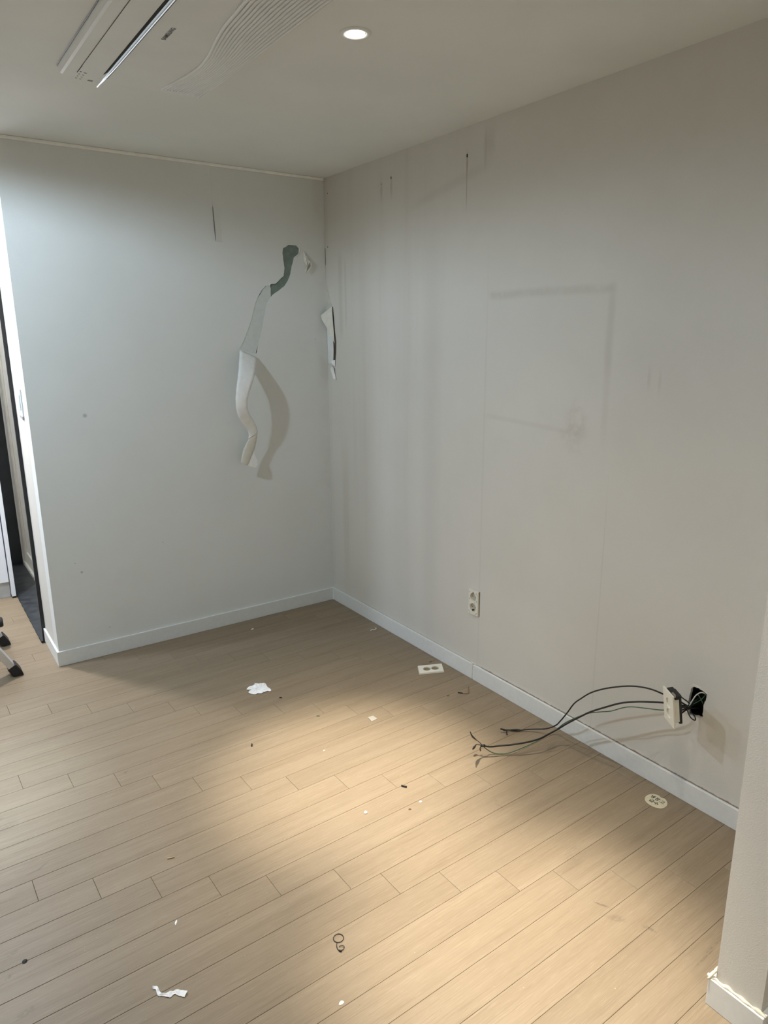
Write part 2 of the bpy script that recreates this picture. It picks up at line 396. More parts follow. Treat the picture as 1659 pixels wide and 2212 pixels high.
# left wall with the torn opening in its paper
GREEN = [(-0.2187,0,2.0088),(-0.1741,0,2.0089),(-0.1586,0,1.9953),(-0.1610,0,1.9682),(-0.1895,0,1.9477),(-0.1970,0,1.9230),(-0.2057,0,1.8981),(-0.2157,0,1.8597),(-0.2285,0,1.8319),(-0.2501,0,1.8039),(-0.2829,0,1.7811),(-0.3120,0,1.7640),(-0.3348,0,1.7444),(-0.3357,0,1.7634),(-0.3329,0,1.7824),(-0.3382,0,1.8011),(-0.3314,0,1.8121),(-0.3033,0,1.8130),(-0.2837,0,1.8299),(-0.2673,0,1.8441),(-0.2542,0,1.8527),(-0.2474,0,1.8908),(-0.2520,0,1.9283),(-0.2566,0,1.9655),(-0.2511,0,1.9898)]
TORN = [(-0.3338,0,1.8012),(-0.3629,0,1.8003),(-0.3823,0,1.7809),(-0.4023,0,1.7509),(-0.4226,0,1.7128),(-0.4372,0,1.6694),(-0.4518,0,1.6260),(-0.4727,0,1.5771),(-0.5001,0,1.5228),(-0.5232,0,1.4876),(-0.4850,0,1.4706),(-0.4550,0,1.4606),(-0.4304,0,1.4602),(-0.4205,0,1.4944),(-0.4008,0,1.5495),(-0.3855,0,1.6045),(-0.3660,0,1.6812),(-0.3550,0,1.7141),(-0.3414,0,1.7361),(-0.3328,0,1.7472),(-0.3316,0,1.7824)]
union = GREEN[:13] + [TORN[i] for i in range(18, 8, -1)] + [TORN[i] for i in range(8, -1, -1)][:-1] + GREEN[15:]
hole = rough(union, 4, .0011, 3)
vs, fs = face_with_hole([(-L,0,0),(0,0,0),(0,0,CEIL),(-L,0,CEIL)], hole, (0,.0035,0))
n0 = len(vs); bx = [(-L,0,0),(.1,0,0),(.1,0,CEIL),(-L,0,CEIL),(-L,.1,0),(.1,.1,0),(.1,.1,CEIL),(-L,.1,CEIL)]
vs = list(vs)+bx; fs = fs+[tuple(n0+i for i in f) for f in ((0,4,7,3),(4,5,6,7),(3,7,6,2),(0,1,5,4),(1,2,6,5))]
bm = bmesh.new(); V = [bm.verts.new(v) for v in vs]
for f in fs:
    try: bm.faces.new([V[i] for i in f])
    except ValueError: pass
me = bpy.data.meshes.new('wall_left'); bm.to_mesh(me); bm.free()
wall_left = struct(link('wall_left', me, MW_L))
tag(slab_poly('gypsum_board', [(-.36,.0035,1.735),(-.13,.0035,1.735),(-.13,.0035,2.03),(-.36,.0035,2.03)], (0,.004,0), M_GREEN, wall_left), 'grey-green board bared where the paper tore')
tb = [(x, .0012, z) for x, y, z in TORN]; cxy = Vector((-.42,.0012,1.63))
grow = []
for q in tb:
    q = Vector(q); d = (q-cxy); grow.append(q+Vector((d.x/abs(d.x)*.004 if q.x < -.34 else 0, 0, 0)) + Vector((0,0,-.004 if q.z < 1.5 else 0)))
tag(slab_poly('torn_backing', rough(grow, 3, .0010, 5), (0,.0018,0), M_TORN, wall_left), 'pale fibrous paper layer left on the wall')
# thin pale frayed rims round the tear
def rim(idx, w, mat, src, nm='frayed_edge'):
    P = [Vector(src[i])+Vector((0,-.0012,0)) for i in idx]
    o = tube(nm, P, lambda t: w*(.5+.8*math.sin(PI*t)), mat, wall_left, sides=5, n=4); return o
rim([1,2,3,4], .0022, M_BACK, GREEN); rim([15,16,17], .0020, M_BACK, GREEN); rim([1,2], .0018, M_BACK, TORN)
# overlapped square of paper by the ceiling
PAT = [(-.617,0,2.0),(-.45,0,1.998),(-.30,0,1.999),(-.255,0,2.001),(-.22,0,2.022),(-.16,0,2.022),(-.14,0,2.004),(-.06,0,1.996),(-.002,0,1.999),(-.002,0,2.335),(-.624,0,2.335),(-.621,0,2.15)]
o = slab_poly('paper_patch', [(a,-.0009,c) for a,b,c in PAT], (0,.0009,0), MW_L, wall_left)
o = pyd('lifted_edge', [(-.624,-.0010,2.165),(-.622,-.0070,2.150),(-.620,-.0085,2.08),(-.617,-.0080,2.01),(-.616,-.0010,1.998),(-.585,-.0010,2.168),(-.585,-.0010,2.15),(-.585,-.0010,2.08),(-.585,-.0010,2.01),(-.585,-.0010,1.998)],
        [(0,1,6,5),(1,2,7,6),(2,3,8,7),(3,4,9,8)], MW_L, wall_left, True)
tube('cut_line', [(-.6235,-.0010,2.157),(-.6225,-.0018,2.11),(-.6205,-.0018,2.05),(-.6180,-.0008,2.003)], lambda t: .0004+.0009*math.sin(PI*t), M_SLITB, wall_left, sides=5, n=4)

# return wall with the opening at its far side
bm = bmesh.new()
add_box(bm, (-L,.1,0), (-L+.107,.352,CEIL)); add_box(bm, (-L,.352,2.12), (-L+.107,1.9,CEIL)); add_box(bm, (-L,1.9,0), (-L+.107,3.0,CEIL))
wall_return = struct(bmo('wall_return', bm, MW))

# right wall with the ragged hole of the socket box
HOLE = [(0,-2.3248,0.4192),(0,-2.3436,0.4210),(0,-2.3677,0.4147),(0,-2.3723,0.4128),(0,-2.3713,0.3963),(0,-2.3650,0.3694),(0,-2.3657,0.3422),(0,-2.3665,0.3255),(0,-2.3407,0.3180),(0,-2.3167,0.3158),(0,-2.3126,0.3617),(0,-2.3165,0.4075)]
hr = rough(HOLE, 4, .0014, 9)
vs, fs = face_with_hole([(0,.0,0),(0,-5.5,0),(0,-5.5,CEIL),(0,.0,CEIL)], hr, (.012,0,0))
n0 = len(vs); bx = [(0,0,0),(0,-5.5,0),(0,-5.5,CEIL),(0,0,CEIL),(.1,0,0),(.1,-5.5,0),(.1,-5.5,CEIL),(.1,0,CEIL)]
vs = list(vs)+bx; fs = fs+[tuple(n0+i for i in f) for f in ((0,4,7,3),(4,5,6,7),(3,7,6,2),(0,1,5,4),(1,2,6,5))]
bm = bmesh.new(); V = [bm.verts.new(v) for v in vs]
for f in fs:
    try: bm.faces.new([V[i] for i in f])
    except ValueError: pass
me = bpy.data.meshes.new('wall_right'); bm.to_mesh(me); bm.free()
wall_right = struct(link('wall_right', me, MW_R))
bm = bmesh.new()      # the black box sunk behind the hole: five inner faces
for a, b in (((.012,-2.39,.30),(.06,-2.385,.44)), ((.012,-2.30,.30),(.06,-2.295,.44)), ((.012,-2.39,.295),(.06,-2.295,.30)), ((.012,-2.39,.44),(.06,-2.295,.445)), ((.055,-2.39,.30),(.06,-2.295,.44))): add_box(bm, a, b)
tag(bmo('socket_box', bm, M_RUBBER, wall_right), 'black plastic box sunk in the wall hole')
slab_poly('chipped_plaster', rough([(-.0006,-2.312,.418),(-.0006,-2.322,.428),(-.0006,-2.345,.4285),(-.0006,-2.372,.4185),(-.0006,-2.376,.412),(-.0006,-2.3677,.4150),(-.0006,-2.3436,.4215),(-.0006,-2.3248,.4197)], 3, .0012, 4), (.0006,0,0), M_CREAMP, wall_right)
# small screw holes
for yy, zz, r in ((-1.143,2.243,.0062),(-.617,2.250,.0052),(-.040,2.272,.0034),(-.030,2.008,.0042),(-.537,2.236,.0030)):
    vs, fs = [], []
    for k in range(8): g_ = 2*PI*k/8; vs.append((-.0007, yy+r*.75*math.cos(g_), zz+r*1.25*math.sin(g_)))
    pyd('screw_hole', vs, [tuple(range(8))], M_DARK, wall_right)

# pillar / wing wall on the right
wall_pillar = struct(box('wall_pillar', (-.636,-2.924,0), (-.0005,-2.818,CEIL), MW))
# walls the photograph does not show
struct(box('wall_kitchen', (-4.6,-5.6,0), (-4.5,3.1,CEIL), MW)); struct(box('wall_back', (-4.5,-5.6,0), (.1,-5.5,CEIL), MW)); struct(box('wall_passage', (-4.5,3.0,0), (-L+.107,3.1,CEIL), MW))

# baseboards
BH = .075
struct(box('baseboard_left', (-L-.010,-.010,0), (-.0005,-.0003,BH), M_BASE, bev=.0012))
struct(box('baseboard_return', (-L-.010,.0003,0), (-L-.0003,.350,BH), M_BASE, bev=.0012))
bb = struct(box('baseboard_right', (-.0105,-1.262,0), (-.0003,-.011,BH), M_BASE, bev=.0012))
tube('caulk_joint', [(-.0098,-1.2632,.001),(-.0101,-1.2636,.03),(-.0095,-1.2630,.06),(-.0090,-1.2640,BH+.002)], .0016, M_CAULK, bb, sides=6, n=3)
struct(box('baseboard_right_near', (-.0110,-2.817,0), (-.0003,-1.265,BH-.001), M_BASE, bev=.0012))
box('corner_seal', (-.0118,-.0125,0), (-.0098,-.0095,BH+.006), M_CROWN, bb)
tube('caulk_chip', [(-.004,-1.245,BH+.003),(-.006,-1.252,BH+.004),(-.004,-1.262,BH+.003),(-.003,-1.28,BH+.002)], .0022, M_CAULK, bb, sides=6, n=3)
bm = bmesh.new(); add_box(bm, (-.648,-2.936,0), (-.6363,-2.806,BH), .0012); add_box(bm, (-.6363,-2.8177,0), (-.0115,-2.806,BH), .0012); add_box(bm, (-.6363,-2.936,0), (-.0005,-2.9243,BH), .0012)
bp = struct(bmo('baseboard_pillar', bm, M_BASE))
rr = random.Random(4)
def bead(P, n): return [Vector(P[0]).lerp(Vector(P[1]), i/n)+Vector((rr.uniform(-.0015,.0015), rr.uniform(-.001,.001), rr.uniform(-.0012,.0015))) for i in range(n+1)]
tube('caulk_bead', bead(((-.6410,-2.800,.0765),(-.6405,-2.937,.0765)), 14), lambda t: .0040+.0012*math.sin(t*23), M_CAULK, bp, sides=7, n=3)
tube('caulk_bead', bead(((-.645,-2.806,.077),(-.60,-2.806,.077)), 6), .0038, M_CAULK, bp, sides=7, n=3)
tube('caulk_bead', bead(((-.650,-2.806,.0735),(-.6375,-2.8180,.098)), 3), .0022, M_CAULK, bp, sides=7, n=3)
# narrow cream moulding where the left wall meets the ceiling
bm = bmesh.new(); add_box(bm, (-L,-.016,CEIL-.013), (-.006,-.0003,CEIL-.0003), .003, 2)
struct(bmo('trim_1', bm, M_CROWN))

# doorway in the return wall
door = struct(bpy.data.objects.new('door_1', None)); COL.objects.link(door); door.location = (-L+.05, 1.1, 0)
box('sill', (-1.5715,.353,-.005), (-1.437,1.9,.004), M_STONE, door, .0008)
box('near_jamb', (-1.5615,.3525,.0045), (-1.437,.366,2.12), M_TRIMBLK, door)
box('far_jamb', (-1.5715,1.868,.0045), (-1.437,1.899,2.12), M_DKPAN, door)
box('head_jamb', (-1.5715,.367,2.106), (-1.437,1.867,2.119), M_TRIMBLK, door)
pv = box('outer_frame', (-1.4365,.37,.012), (-1.395,.415,2.10), M_PVC, door, .002)
bm = bmesh.new(); add_box(bm, (-1.4365,.415,.004), (-1.39,1.866,.030), .002); add_box(bm, (-1.4365,1.835,.030), (-1.39,1.866,2.10), .002); add_box(bm, (-1.4365,.415,2.07), (-1.39,1.835,2.104), .002)
bmo('outer_frame', bm, M_PVC, door)
bm = bmesh.new(); add_box(bm, (-1.425,1.72,.032), (-1.400,1.826,2.06), .003); add_box(bm, (-1.425,.43,.032), (-1.400,.52,2.06), .003); add_box(bm, (-1.425,.52,.032), (-1.400,1.72,.12), .003); add_box(bm, (-1.425,.52,1.95), (-1.400,1.72,2.06), .003)
sash = bmo('sash', bm, M_PVC, door)
box('door_panel', (-1.417,.52,.12), (-1.408,1.72,1.95), M_PVC, door)
for yy, zz in ((1.80,.018),(1.60,.018),(1.43,.018)):
    pyd('drain_hole', [(-1.4368, yy+.010*math.cos(2*PI*k/10), zz+.005*math.sin(2*PI*k/10)) for k in range(10)], [tuple(range(10))], M_DARK, door)

# ================================================================== THINGS
# ---- tall white cabinet in the passage
cab = thing('tall_cabinet', (-2.1,1.45,0), 'tall white gloss cabinet with grey toe kick, at the far left edge of the picture', 'cabinet')
box('side_panel', (-1.600,1.150,.012), (-1.578,1.45,2.28), M_CAB, cab, .001)
box('foot_strip', (-1.5995,1.152,0), (-1.5785,1.45,.012), M_RUBBER, cab)
box('carcass', (-2.60,1.19,.10), (-1.602,1.45,2.28), M_CAB, cab)
box('door', (-2.098,1.165,.104), (-1.606,1.187,2.27), M_CAB, cab, .001); box('door', (-2.597,1.165,.104), (-2.102,1.187,2.27), M_CAB, cab, .001)
tag(box('toe_kick', (-2.60,1.196,0), (-1.603,1.212,.10), M_KICK, cab), 'stained grey toe kick')

# ---- aluminium step ladder
lad = thing('step_ladder', (-2.1,.23,0), 'aluminium step ladder with black rubber feet, leg cut by the left picture edge', 'ladder')
def rail(y, x0, lean, h, parent):
    d = Vector((lean, 0, 1)).normalized(); a = Vector((d.z, 0, -d.x)); b = Vector((0, 1, 0)); p0 = Vector((x0, y, 0))
    prof = []; W_, D_ = .015, .030
    for i in range(13):
        t = -1+2*i/12; prof.append((W_+(-.0022 if i in (3,4,8,9) else 0), t*D_))
    prof += [(-W_, D_), (-W_, -D_)]
    t0, t1 = .045, h; vs = []; n = len(prof)
    for t in (t0, t1):
        for u, v in prof: vs.append(p0+d*t+a*u+b*v)
    fs = [(i, (i+1) % n, (i+1) % n+n, i+n) for i in range(n)]+[tuple(range(n)), tuple(range(2*n-1, n-1, -1))]
    # grooves on the side faces too
    o = pyd('rail', vs, fs, M_ALU, parent)
    bm = bmesh.new(); q = []
    for (t, s) in ((0.0, 1.12), (.012, 1.16), (.058, 1.12)):
        for (u, v) in ((-W_*1.25,-D_*1.0),(W_*1.25,-D_*1.0),(W_*1.25,D_*1.0),(-W_*1.25,D_*1.0)):
            P = p0+d*t+a*u*s+b*v*s
            if t == 0: P.z = 0
            q.append(bm.verts.new(P))
    for i in range(2):
        for k in range(4): bm.faces.new([q[i*4+k], q[i*4+(k+1) % 4], q[i*4+4+(k+1) % 4], q[i*4+4+k]])
    bm.faces.new(q[0:4][::-1]); bm.faces.new(q[8:12])
    bmesh.ops.bevel(bm, geom=bm.edges[:], offset=.003, segments=2, affect='EDGES')
    bmo('rubber_foot', bm, M_RUBBER, o)
    return o
for y in (.030, .44): rail(y, -1.724, -.54, .98, lad); rail(y, -2.66, .42, .92, lad)
for zt in (.26, .52, .78):
    xx = -1.724-.54*zt
    bm = bmesh.new(); add_box(bm, (xx-.05,.061,zt-.012), (xx+.02,.409,zt+.012), .004, 2)
    for i in range(5): add_box(bm, (xx-.045+.012*i,.064,zt+.012), (xx-.041+.012*i,.406,zt+.0135))
    bmo('tread', bm, M_ALU, lad)
bm = bmesh.new(); add_box(bm, (-2.29,.0,.83), (-2.14,.47,.86), .006, 2); bmo('top_platform', bm, M_RUBBER, lad)
tube('spreader_bar', [(-1.885,.065,.30),(-2.53,.065,.30)], .006, M_ALU, lad, smooth=False); tube('spreader_bar', [(-1.885,.405,.30),(-2.53,.405,.30)], .006, M_ALU, lad, smooth=False)
LK = (-1.745,.40,.138)
vs, fs = tube_geo([(LK[0]-.03,LK[1],LK[2]),(LK[0]-.02,LK[1],LK[2]),(LK[0]+.01,LK[1],LK[2]),(LK[0]+.016,LK[1],LK[2])], lambda t: .026 if .2 < t < .9 else .022, sides=16, smooth=False)
pyd('end_cap', vs, fs, M_RUBBER, lad, True)

# ---- ceiling air conditioner (one-way cassette)
AX0, AX1, AY0, AY1 = -1.474, -1.018, -.945, -2.150
ac = thing('air_conditioner', ((AX0+AX1)/2,(AY0+AY1)/2,CEIL), 'grey-white ceiling air conditioner with chrome strip and ribbed intake grille', 'air conditioner')
# housing: bottom plate with rounded far right corner
def outline(inset, n=8):
    x0, x1, y0, y1 = AX0+inset*.25, AX1-inset, AY0-inset, AY1+inset; R = .07; P = [(x0, y0), ]
    for i in range(n+1):
        g_ = PI/2-(PI/2)*i/n; P.append((x1-R+R*math.cos(g_), y0-R+R*math.sin(g_)))
    for i in range(n+1):
        g_ = -(PI/2)*i/n; P.append((x1-R+R*math.cos(g_), y1+R+R*math.sin(g_)))
    P.append((x0, y1)); return P
lay = [(CEIL-.0005, 0), (CEIL-.012, .002), (CEIL-.024, .010), (CEIL-.031, .026)]
vs, fs = [], []; nn = len(outline(0))
for zz, ins in lay: vs += [(x, y, zz) for x, y in outline(ins)]
for i in range(len(lay)-1):
    for k in range(nn): fs.append((i*nn+k, i*nn+(k+1) % nn, (i+1)*nn+(k+1) % nn, (i+1)*nn+k))
fs.append(tuple((len(lay)-1)*nn+k for k in range(nn)))
pyd('housing', vs, fs, M_AC, ac)
ZB = CEIL-.031
tube('ceiling_shade_line', [(AX0-.0015, AY1, CEIL-.0015), (AX0-.0015, AY0+.002, CEIL-.0015), (-1.10, AY0+.002, CEIL-.0012)], .0016, M_GREYMARK, ac, sides=5, smooth=False)  # dark tube stands in for the shade where housing meets ceiling
box('louvre_flap', (-1.434,-1.078,ZB-.0012), (-1.3665,-2.10,ZB+.0003), M_AC, ac, .0005)
tube('flap_groove', [(-1.4335,-1.077,ZB-.0006),(-1.4345,-1.09,ZB-.0006),(-1.4345,-2.10,ZB-.0006)], .0009, M_SLIT, ac, sides=5, n=3)
P = [(-1.3640,-1.035),(-1.3595,-1.06),(-1.3590,-2.10),(-1.3685,-2.10),(-1.3655,-1.5),(-1.3640,-1.12)]
slab_poly('outlet_slot', [(a, b, ZB-.0014) for a, b in P], (0,0,.0014), M_DARK, ac)
def ribbon(name, xs, mat, zt=-.004):
    vs, fs = [], []; Y = [-.915,-.95,-1.0,-1.06,-1.14,-1.3,-1.6,-2.10]
    for i, yy in enumerate(Y):
        wdt = min(1, (-.905-yy)/.20); xc = -1.3525+.0045*(1-wdt)*0-.002*(1-wdt)
        a, b = xc+xs[0]*(.25+.75*wdt), xc+xs[1]*(.25+.75*wdt); m = (a+b)/2
        vs += [(a,yy,ZB),(a,yy,ZB+zt*.6),(m,yy,ZB+zt),(b,yy,ZB+zt*.6),(b,yy,ZB)]
    for i in range(len(Y)-1):
        for k in range(4): fs.append((i*5+k, i*5+k+1, i*5+k+6, i*5+k+5))
    return pyd(name, vs, fs, mat, ac)
ribbon('chrome_strip', (-.0062,.0018), M_CHROME); ribbon('chrome_strip', (.0026,.0066), M_CHROME, -.003)
tube('strip_seam', [(-1.3535,-.915,ZB-.0005),(-1.3500,-1.0,ZB-.0008),(-1.3452,-1.12,ZB-.0008),(-1.3445,-2.10,ZB-.0008)], .0010, M_DARK, ac, sides=5, n=4)
def xl(y):   # left border of the ribbed part
    K = [(-.93,-1.190),(-1.05,-1.175),(-1.15,-1.158),(-1.25,-1.150),(-1.35,-1.158),(-1.45,-1.180),(-1.554,-1.200),(-1.727,-1.214),(-2.2,-1.215)]
    for (a, b), (c, d) in zip(K, K[1:]):
        if a >= y >= c: return b+(d-b)*(a-y)/(a-c)
    return K[-1][1]
NS = 15
BK = [(xl(-1.0-.06*q), -1.0-.06*q) for q in range(19)]
slab_poly('grille_backing', [(a+.002, b, ZB-.0006) for a, b in BK]+[(-1.040, BK[-1][1], ZB-.0006), (-1.040, -1.02, ZB-.0006)], (0,0,.0008), simple('grille_backing_grey', (.34,.34,.33), .7), ac)
for i in range(NS):
    t = (i+.5)/NS; P = []
    ys = -.985-.02*math.sin(t*PI)-.05*(1-t)*.3
    for s in range(22):
        yy = ys+(-2.09-ys)*s/21; x0 = xl(yy); xr = -1.040
        wave = .004*math.sin((yy+1.0)*7.0)*(1-t)
        P.append((x0+(xr-x0)*t, yy, ZB+.0005-.0012*min(1, s/3)-abs(wave)*.4))
    vs, fs = tube_geo(P, lambda q: .0036+.0012*min(1, q*8)*(1-.10*t), sides=8, n=1, flat=1.1)
    pyd('grille_slat', vs, fs, M_AC, ac, True)
tube('panel_seam', [(-1.026,-1.115,ZB+.008),(-1.0255,-1.3,ZB+.010),(-1.025,-2.08,ZB+.010)], .0012, M_SLIT, ac, sides=5, n=3)
DY = [-1.0204,-.9985,-.978,-.958]
for y in DY: box('indicator', (-1.4285,y-.0022,ZB-.0007), (-1.4238,y+.0022,ZB+.0002), M_GREYMARK, ac)
for i, y in enumerate(DY): box('icon', (-1.4165,y+.002,ZB-.0007), (-1.4085 if i == 0 else -1.411,y+(.0065 if i == 0 else .0048),ZB+.0002), M_GREYMARK if i < 2 else simple('grey_icon', (.42,.42,.42)), ac)
tag(box('receiver_window', (-1.3920,-.9600,ZB-.0007), (-1.3775,-.9510,ZB+.0002), M_GREYMARK, ac), 'small grey receiver window')
# maker's lettering, read along the unit
cu = bpy.data.curves.new('t', 'FONT'); cu.body = 'SAMSUNG'; cu.size = .0165; cu.space_character = 1.12; cu.align_x = 'CENTER'; cu.align_y = 'CENTER'; cu.offset = .0003
to = bpy.data.objects.new('t', cu); COL.objects.link(to); bpy.context.view_layer.update()
me = bpy.data.meshes.new_from_object(to.evaluated_get(bpy.context.evaluated_depsgraph_get())); bpy.data.objects.remove(to)
me.transform(Matrix.Diagonal((1.0, 1.0, 1, 1))); me.name = 'logo'
w_ = max(v.co.x for v in me.vertices)-min(v.co.x for v in me.vertices)
S_ = .088/w_
me.transform(Matrix(((0, -.95*S_, 0, -1.2965), (-S_, 0, 0, -1.434), (0, 0, 1, ZB-.0008), (0, 0, 0, 1))))
me.materials.clear()
link('lettering', me, M_LOGO, ac)

# ---- downlights
def lamp(name, ty, loc, power, col, parent=None, size=.05, spot=None, blend=1.0, rot=(0,0,0)):
    ld = bpy.data.lights.new(name, ty); ld.energy = power; ld.color = col
    o = bpy.data.objects.new(name, ld); COL.objects.link(o)
    if ty == 'SPOT': ld.spot_size = spot; ld.spot_blend = blend; ld.shadow_soft_size = size
    if ty == 'POINT': ld.shadow_soft_size = size
    if ty == 'AREA': ld.shape = 'DISK'; ld.size = size
    base = wloc(parent) if parent else Vector((0,0,0))
    if parent: o.parent = parent
    o.location = Vector(loc)-base; o.rotation_euler = rot
    return o
def downlight(x, y, label, tilt=(0,0), col=WARM, beam=P_DOWN, soft=P_DOWN_SOFT, ang=31, wide=100):
    d = thing('downlight', (x,y,CEIL), label, 'ceiling light', 'recessed ceiling downlights')
    lathe('trim_ring', [(.0285,-.0008),(.0295,-.0035),(.036,-.0042),(.0425,-.0030),(.0438,-.0003)], (x,y,CEIL), M_CEIL, d)
    lathe('recess_wall', [(.0285,-.0006),(.0240,-.0010),(.0240,-.0003)], (x,y,CEIL), M_DARK, d)
    lathe('lens', [(.0262,-.0012),(.0240,-.0034),(.016,-.0048),(.0001,-.0054)], (x,y,CEIL), M_LENS, d)
    lamp('beam', 'SPOT', (x,y,CEIL-.012), beam, col, d, .022, math.radians(ang), 1.0, (tilt[0], tilt[1], 0))
    if wide < 150: lamp('halo', 'SPOT', (x,y,CEIL-.012), P_HALO, col, d, .025, math.radians(52), 1.0, (tilt[0], tilt[1], 0))
    lamp('spill', 'SPOT', (x,y,CEIL-.012), soft, col, d, .03, math.radians(wide), 1.0 if wide < 150 else .25)
    return d
downlight(-.846, -1.640, 'small recessed downlight shining in the ceiling beside the air conditioner', tilt=(.034,-.008))
downlight(-.930, -2.480, 'second recessed downlight of the row, nearer than the picture shows', tilt=(.01,-.01))
downlight(-1.000, -3.590, 'third recessed downlight of the row, in front of the wing wall')
def round_lamp(x, y, r, power, label, col=COOL, ty='AREA'):
    d = thing('ceiling_lamp', (x,y,CEIL), label, 'ceiling light')
    lathe('lamp_base', [(r+.012,0),(r+.012,-.018),(r,-.022)], (x,y,CEIL), M_PLAST_W, d)
    lathe('diffuser', [(r,-.022),(r*.85,-.030),(.0001,-.034)], (x,y,CEIL), M_LENSC, d)
    lamp('glow', ty, (x,y,CEIL-(.04 if ty == 'AREA' else .045+r)), power, col, d, 2*r if ty == 'AREA' else r); return d
downlight(-2.22, -.92, 'cool white recessed downlight over the kitchen side', tilt=(.0,-.06), col=COOL, beam=P_COOL, soft=P_COOL_SOFT, ang=28, wide=174)
round_lamp(-2.9, .40, .12, P_KITCH, 'round cool white ceiling lamp deep in the kitchen', (.66,.78,1.0))
round_lamp(-1.70, -4.55, .20, P_KITCH_BACK, 'round cool white ceiling lamp behind the camera', ty='POINT')
round_lamp(-2.25, 2.25, .12, P_FRAME_FILL, 'added round ceiling lamp, out of view, brightening the white door frame', NEUT, 'POINT')
round_lamp(-1.95, .68, .07, P_HALL, 'small round lamp on the passage ceiling', NEUT)

# ---- wall switch on the return face
sw = thing('light_switch', (-L,.20,1.255), 'white square light switch on the narrow lit wall end', 'switch')
box('face_plate', (-L-.0065,.128,1.195), (-L-.0003,.262,1.322), M_PLAST_W, sw, .0015)
box('rocker', (-L-.0115,.140,1.225), (-L-.0068,.250,1.297), M_PLAST_W, sw, .002)
slab_poly('broken_corner', [(-L-.0072,.128,1.196),(-L-.0072,.155,1.196),(-L-.0072,.128,1.180)], (.0070,0,0), simple('grey_corner', (.30,.29,.31)), sw)

# ---- hanging wallpaper strip
SL = [(-0.5231,-0.0005,1.4816),(-0.5516,-0.0500,1.4265),(-0.5820,-0.0980,1.3583),(-0.6022,-0.1180,1.3020),(-0.6131,-0.1240,1.2531),(-0.6131,-0.1220,1.2028),(-0.6025,-0.1120,1.1592),(-0.5770,-0.0950,1.1175),(-0.5469,-0.0800,1.0835),(-0.5300,-0.0700,1.0549),(-0.5290,-0.0640,1.0269)]
SR = [(-0.4264,-0.0060,1.4365),(-0.4626,-0.0620,1.3950),(-0.4990,-0.1100,1.3474),(-0.5295,-0.1300,1.2952),(-0.5519,-0.1360,1.2464),(-0.5548,-0.1320,1.2127),(-0.5437,-0.1200,1.1687),(-0.5144,-0.1020,1.1308),(-0.4903,-0.0860,1.0928),(-0.4810,-0.0760,1.0669),(-0.4796,-0.0710,1.0575)]
EL = [(-0.5285,-0.0630,1.0268),(-0.5488,-0.0620,0.9941),(-0.5666,-0.0620,0.9561),(-0.5763,-0.0600,0.9125),(-0.5722,-0.0600,0.9023)]
ER = [(-0.4792,-0.0700,1.0573),(-0.4850,-0.0620,1.0060),(-0.4979,-0.0580,0.9644),(-0.5194,-0.0560,0.9238),(-0.5392,-0.0560,0.8865)]
TRI = [(-0.4982,-0.0545,0.9640),(-0.4941,-0.0545,0.9345),(-0.4810,-0.0545,0.9098),(-0.4816,-0.0545,0.8814),(-0.4954,-0.0545,0.8689),(-0.5165,-0.0545,0.8775),(-0.5385,-0.0545,0.8867),(-0.5187,-0.0545,0.9236)]
def sheet(name, A, B, mat, parent, th=.0007, cross=5, seed=1, bow=.004, jit=.0009):
    a = catmull(A, 5); b = catmull(B, 5); r = random.Random(seed); vs, fs = [], []; n = len(a)
    for i in range(n):
        ja, jb = r.uniform(-jit, jit), r.uniform(-jit, jit)
        for k in range(cross+1):
            t = k/cross; p = a[i].lerp(b[i], t)
            p.y -= bow*math.sin(PI*t)
            if k == 0: p.x += ja
            if k == cross: p.x += jb
            vs.append(p)
    m = cross+1
    for i in range(n-1):
        for k in range(cross): fs.append((i*m+k, i*m+k+1, (i+1)*m+k+1, (i+1)*m+k))
    o = pyd(name, vs, fs, mat, parent, True)
    md = o.modifiers.new('thickness', 'SOLIDIFY'); md.thickness = th; md.offset = 0
    return o
st = thing('wallpaper_strip', (-.50,-.02,1.47), 'long torn wallpaper strip curling off the left wall, white back outward', 'torn wallpaper')
sheet('strip_back', SL, SR, M_BACK, st, seed=2)
tag(sheet('twisted_end', EL, ER, M_CREAMP, st, seed=5, bow=.003), 'cream twisted lower end')
o = slab_poly('folded_tip', rough(TRI, 2, .0008, 8), (0,-.0007,0), M_BACK, st); tag(o, 'white folded tip')

# ---- small curl left of the corner
cl = thing('wallpaper_curl', (-.11,-.004,1.93), 'small crumpled cream tear between the bare board and the corner', 'torn wallpaper')
C0 = [(-0.1379,1.9808),(-0.1239,1.9718),(-0.1117,1.9480),(-0.0971,1.9351),(-0.0912,1.9162),(-0.0974,1.8912),(-0.1211,1.8726),(-0.1305,1.8842),(-0.1165,1.9068),(-0.1288,1.9281),(-0.1356,1.9549)]
def puff(name, pts, base_y, h, mat, parent, seed=3):
    r = random.Random(seed); n = len(pts); cx_ = sum(p[0] for p in pts)/n; cz_ = sum(p[1] for p in pts)/n
    vs = [(x, base_y, z) for x, z in pts]+[((x*.62+cx_*.38), base_y-h*r.uniform(.5,1.1), (z*.62+cz_*.38)) for x, z in pts]+[(cx_, base_y-h*.4, cz_)]
    fs = [(i, (i+1) % n, n+(i+1) % n, n+i) for i in range(n)]+[(n+i, n+(i+1) % n, 2*n) for i in range(n)]
    return pyd(name, vs, fs, mat, parent, False)
puff('crumpled_sheet', C0, -.0009, .020, M_CREAMP, cl)
tube('tear', [(-.100,-.0145,1.931),(-.108,-.0165,1.917),(-.112,-.0165,1.903),(-.122,-.0135,1.888)], lambda t: .0006+.0026*math.sin(PI*t), M_SLITB, cl, sides=5, n=4, flat=.5)
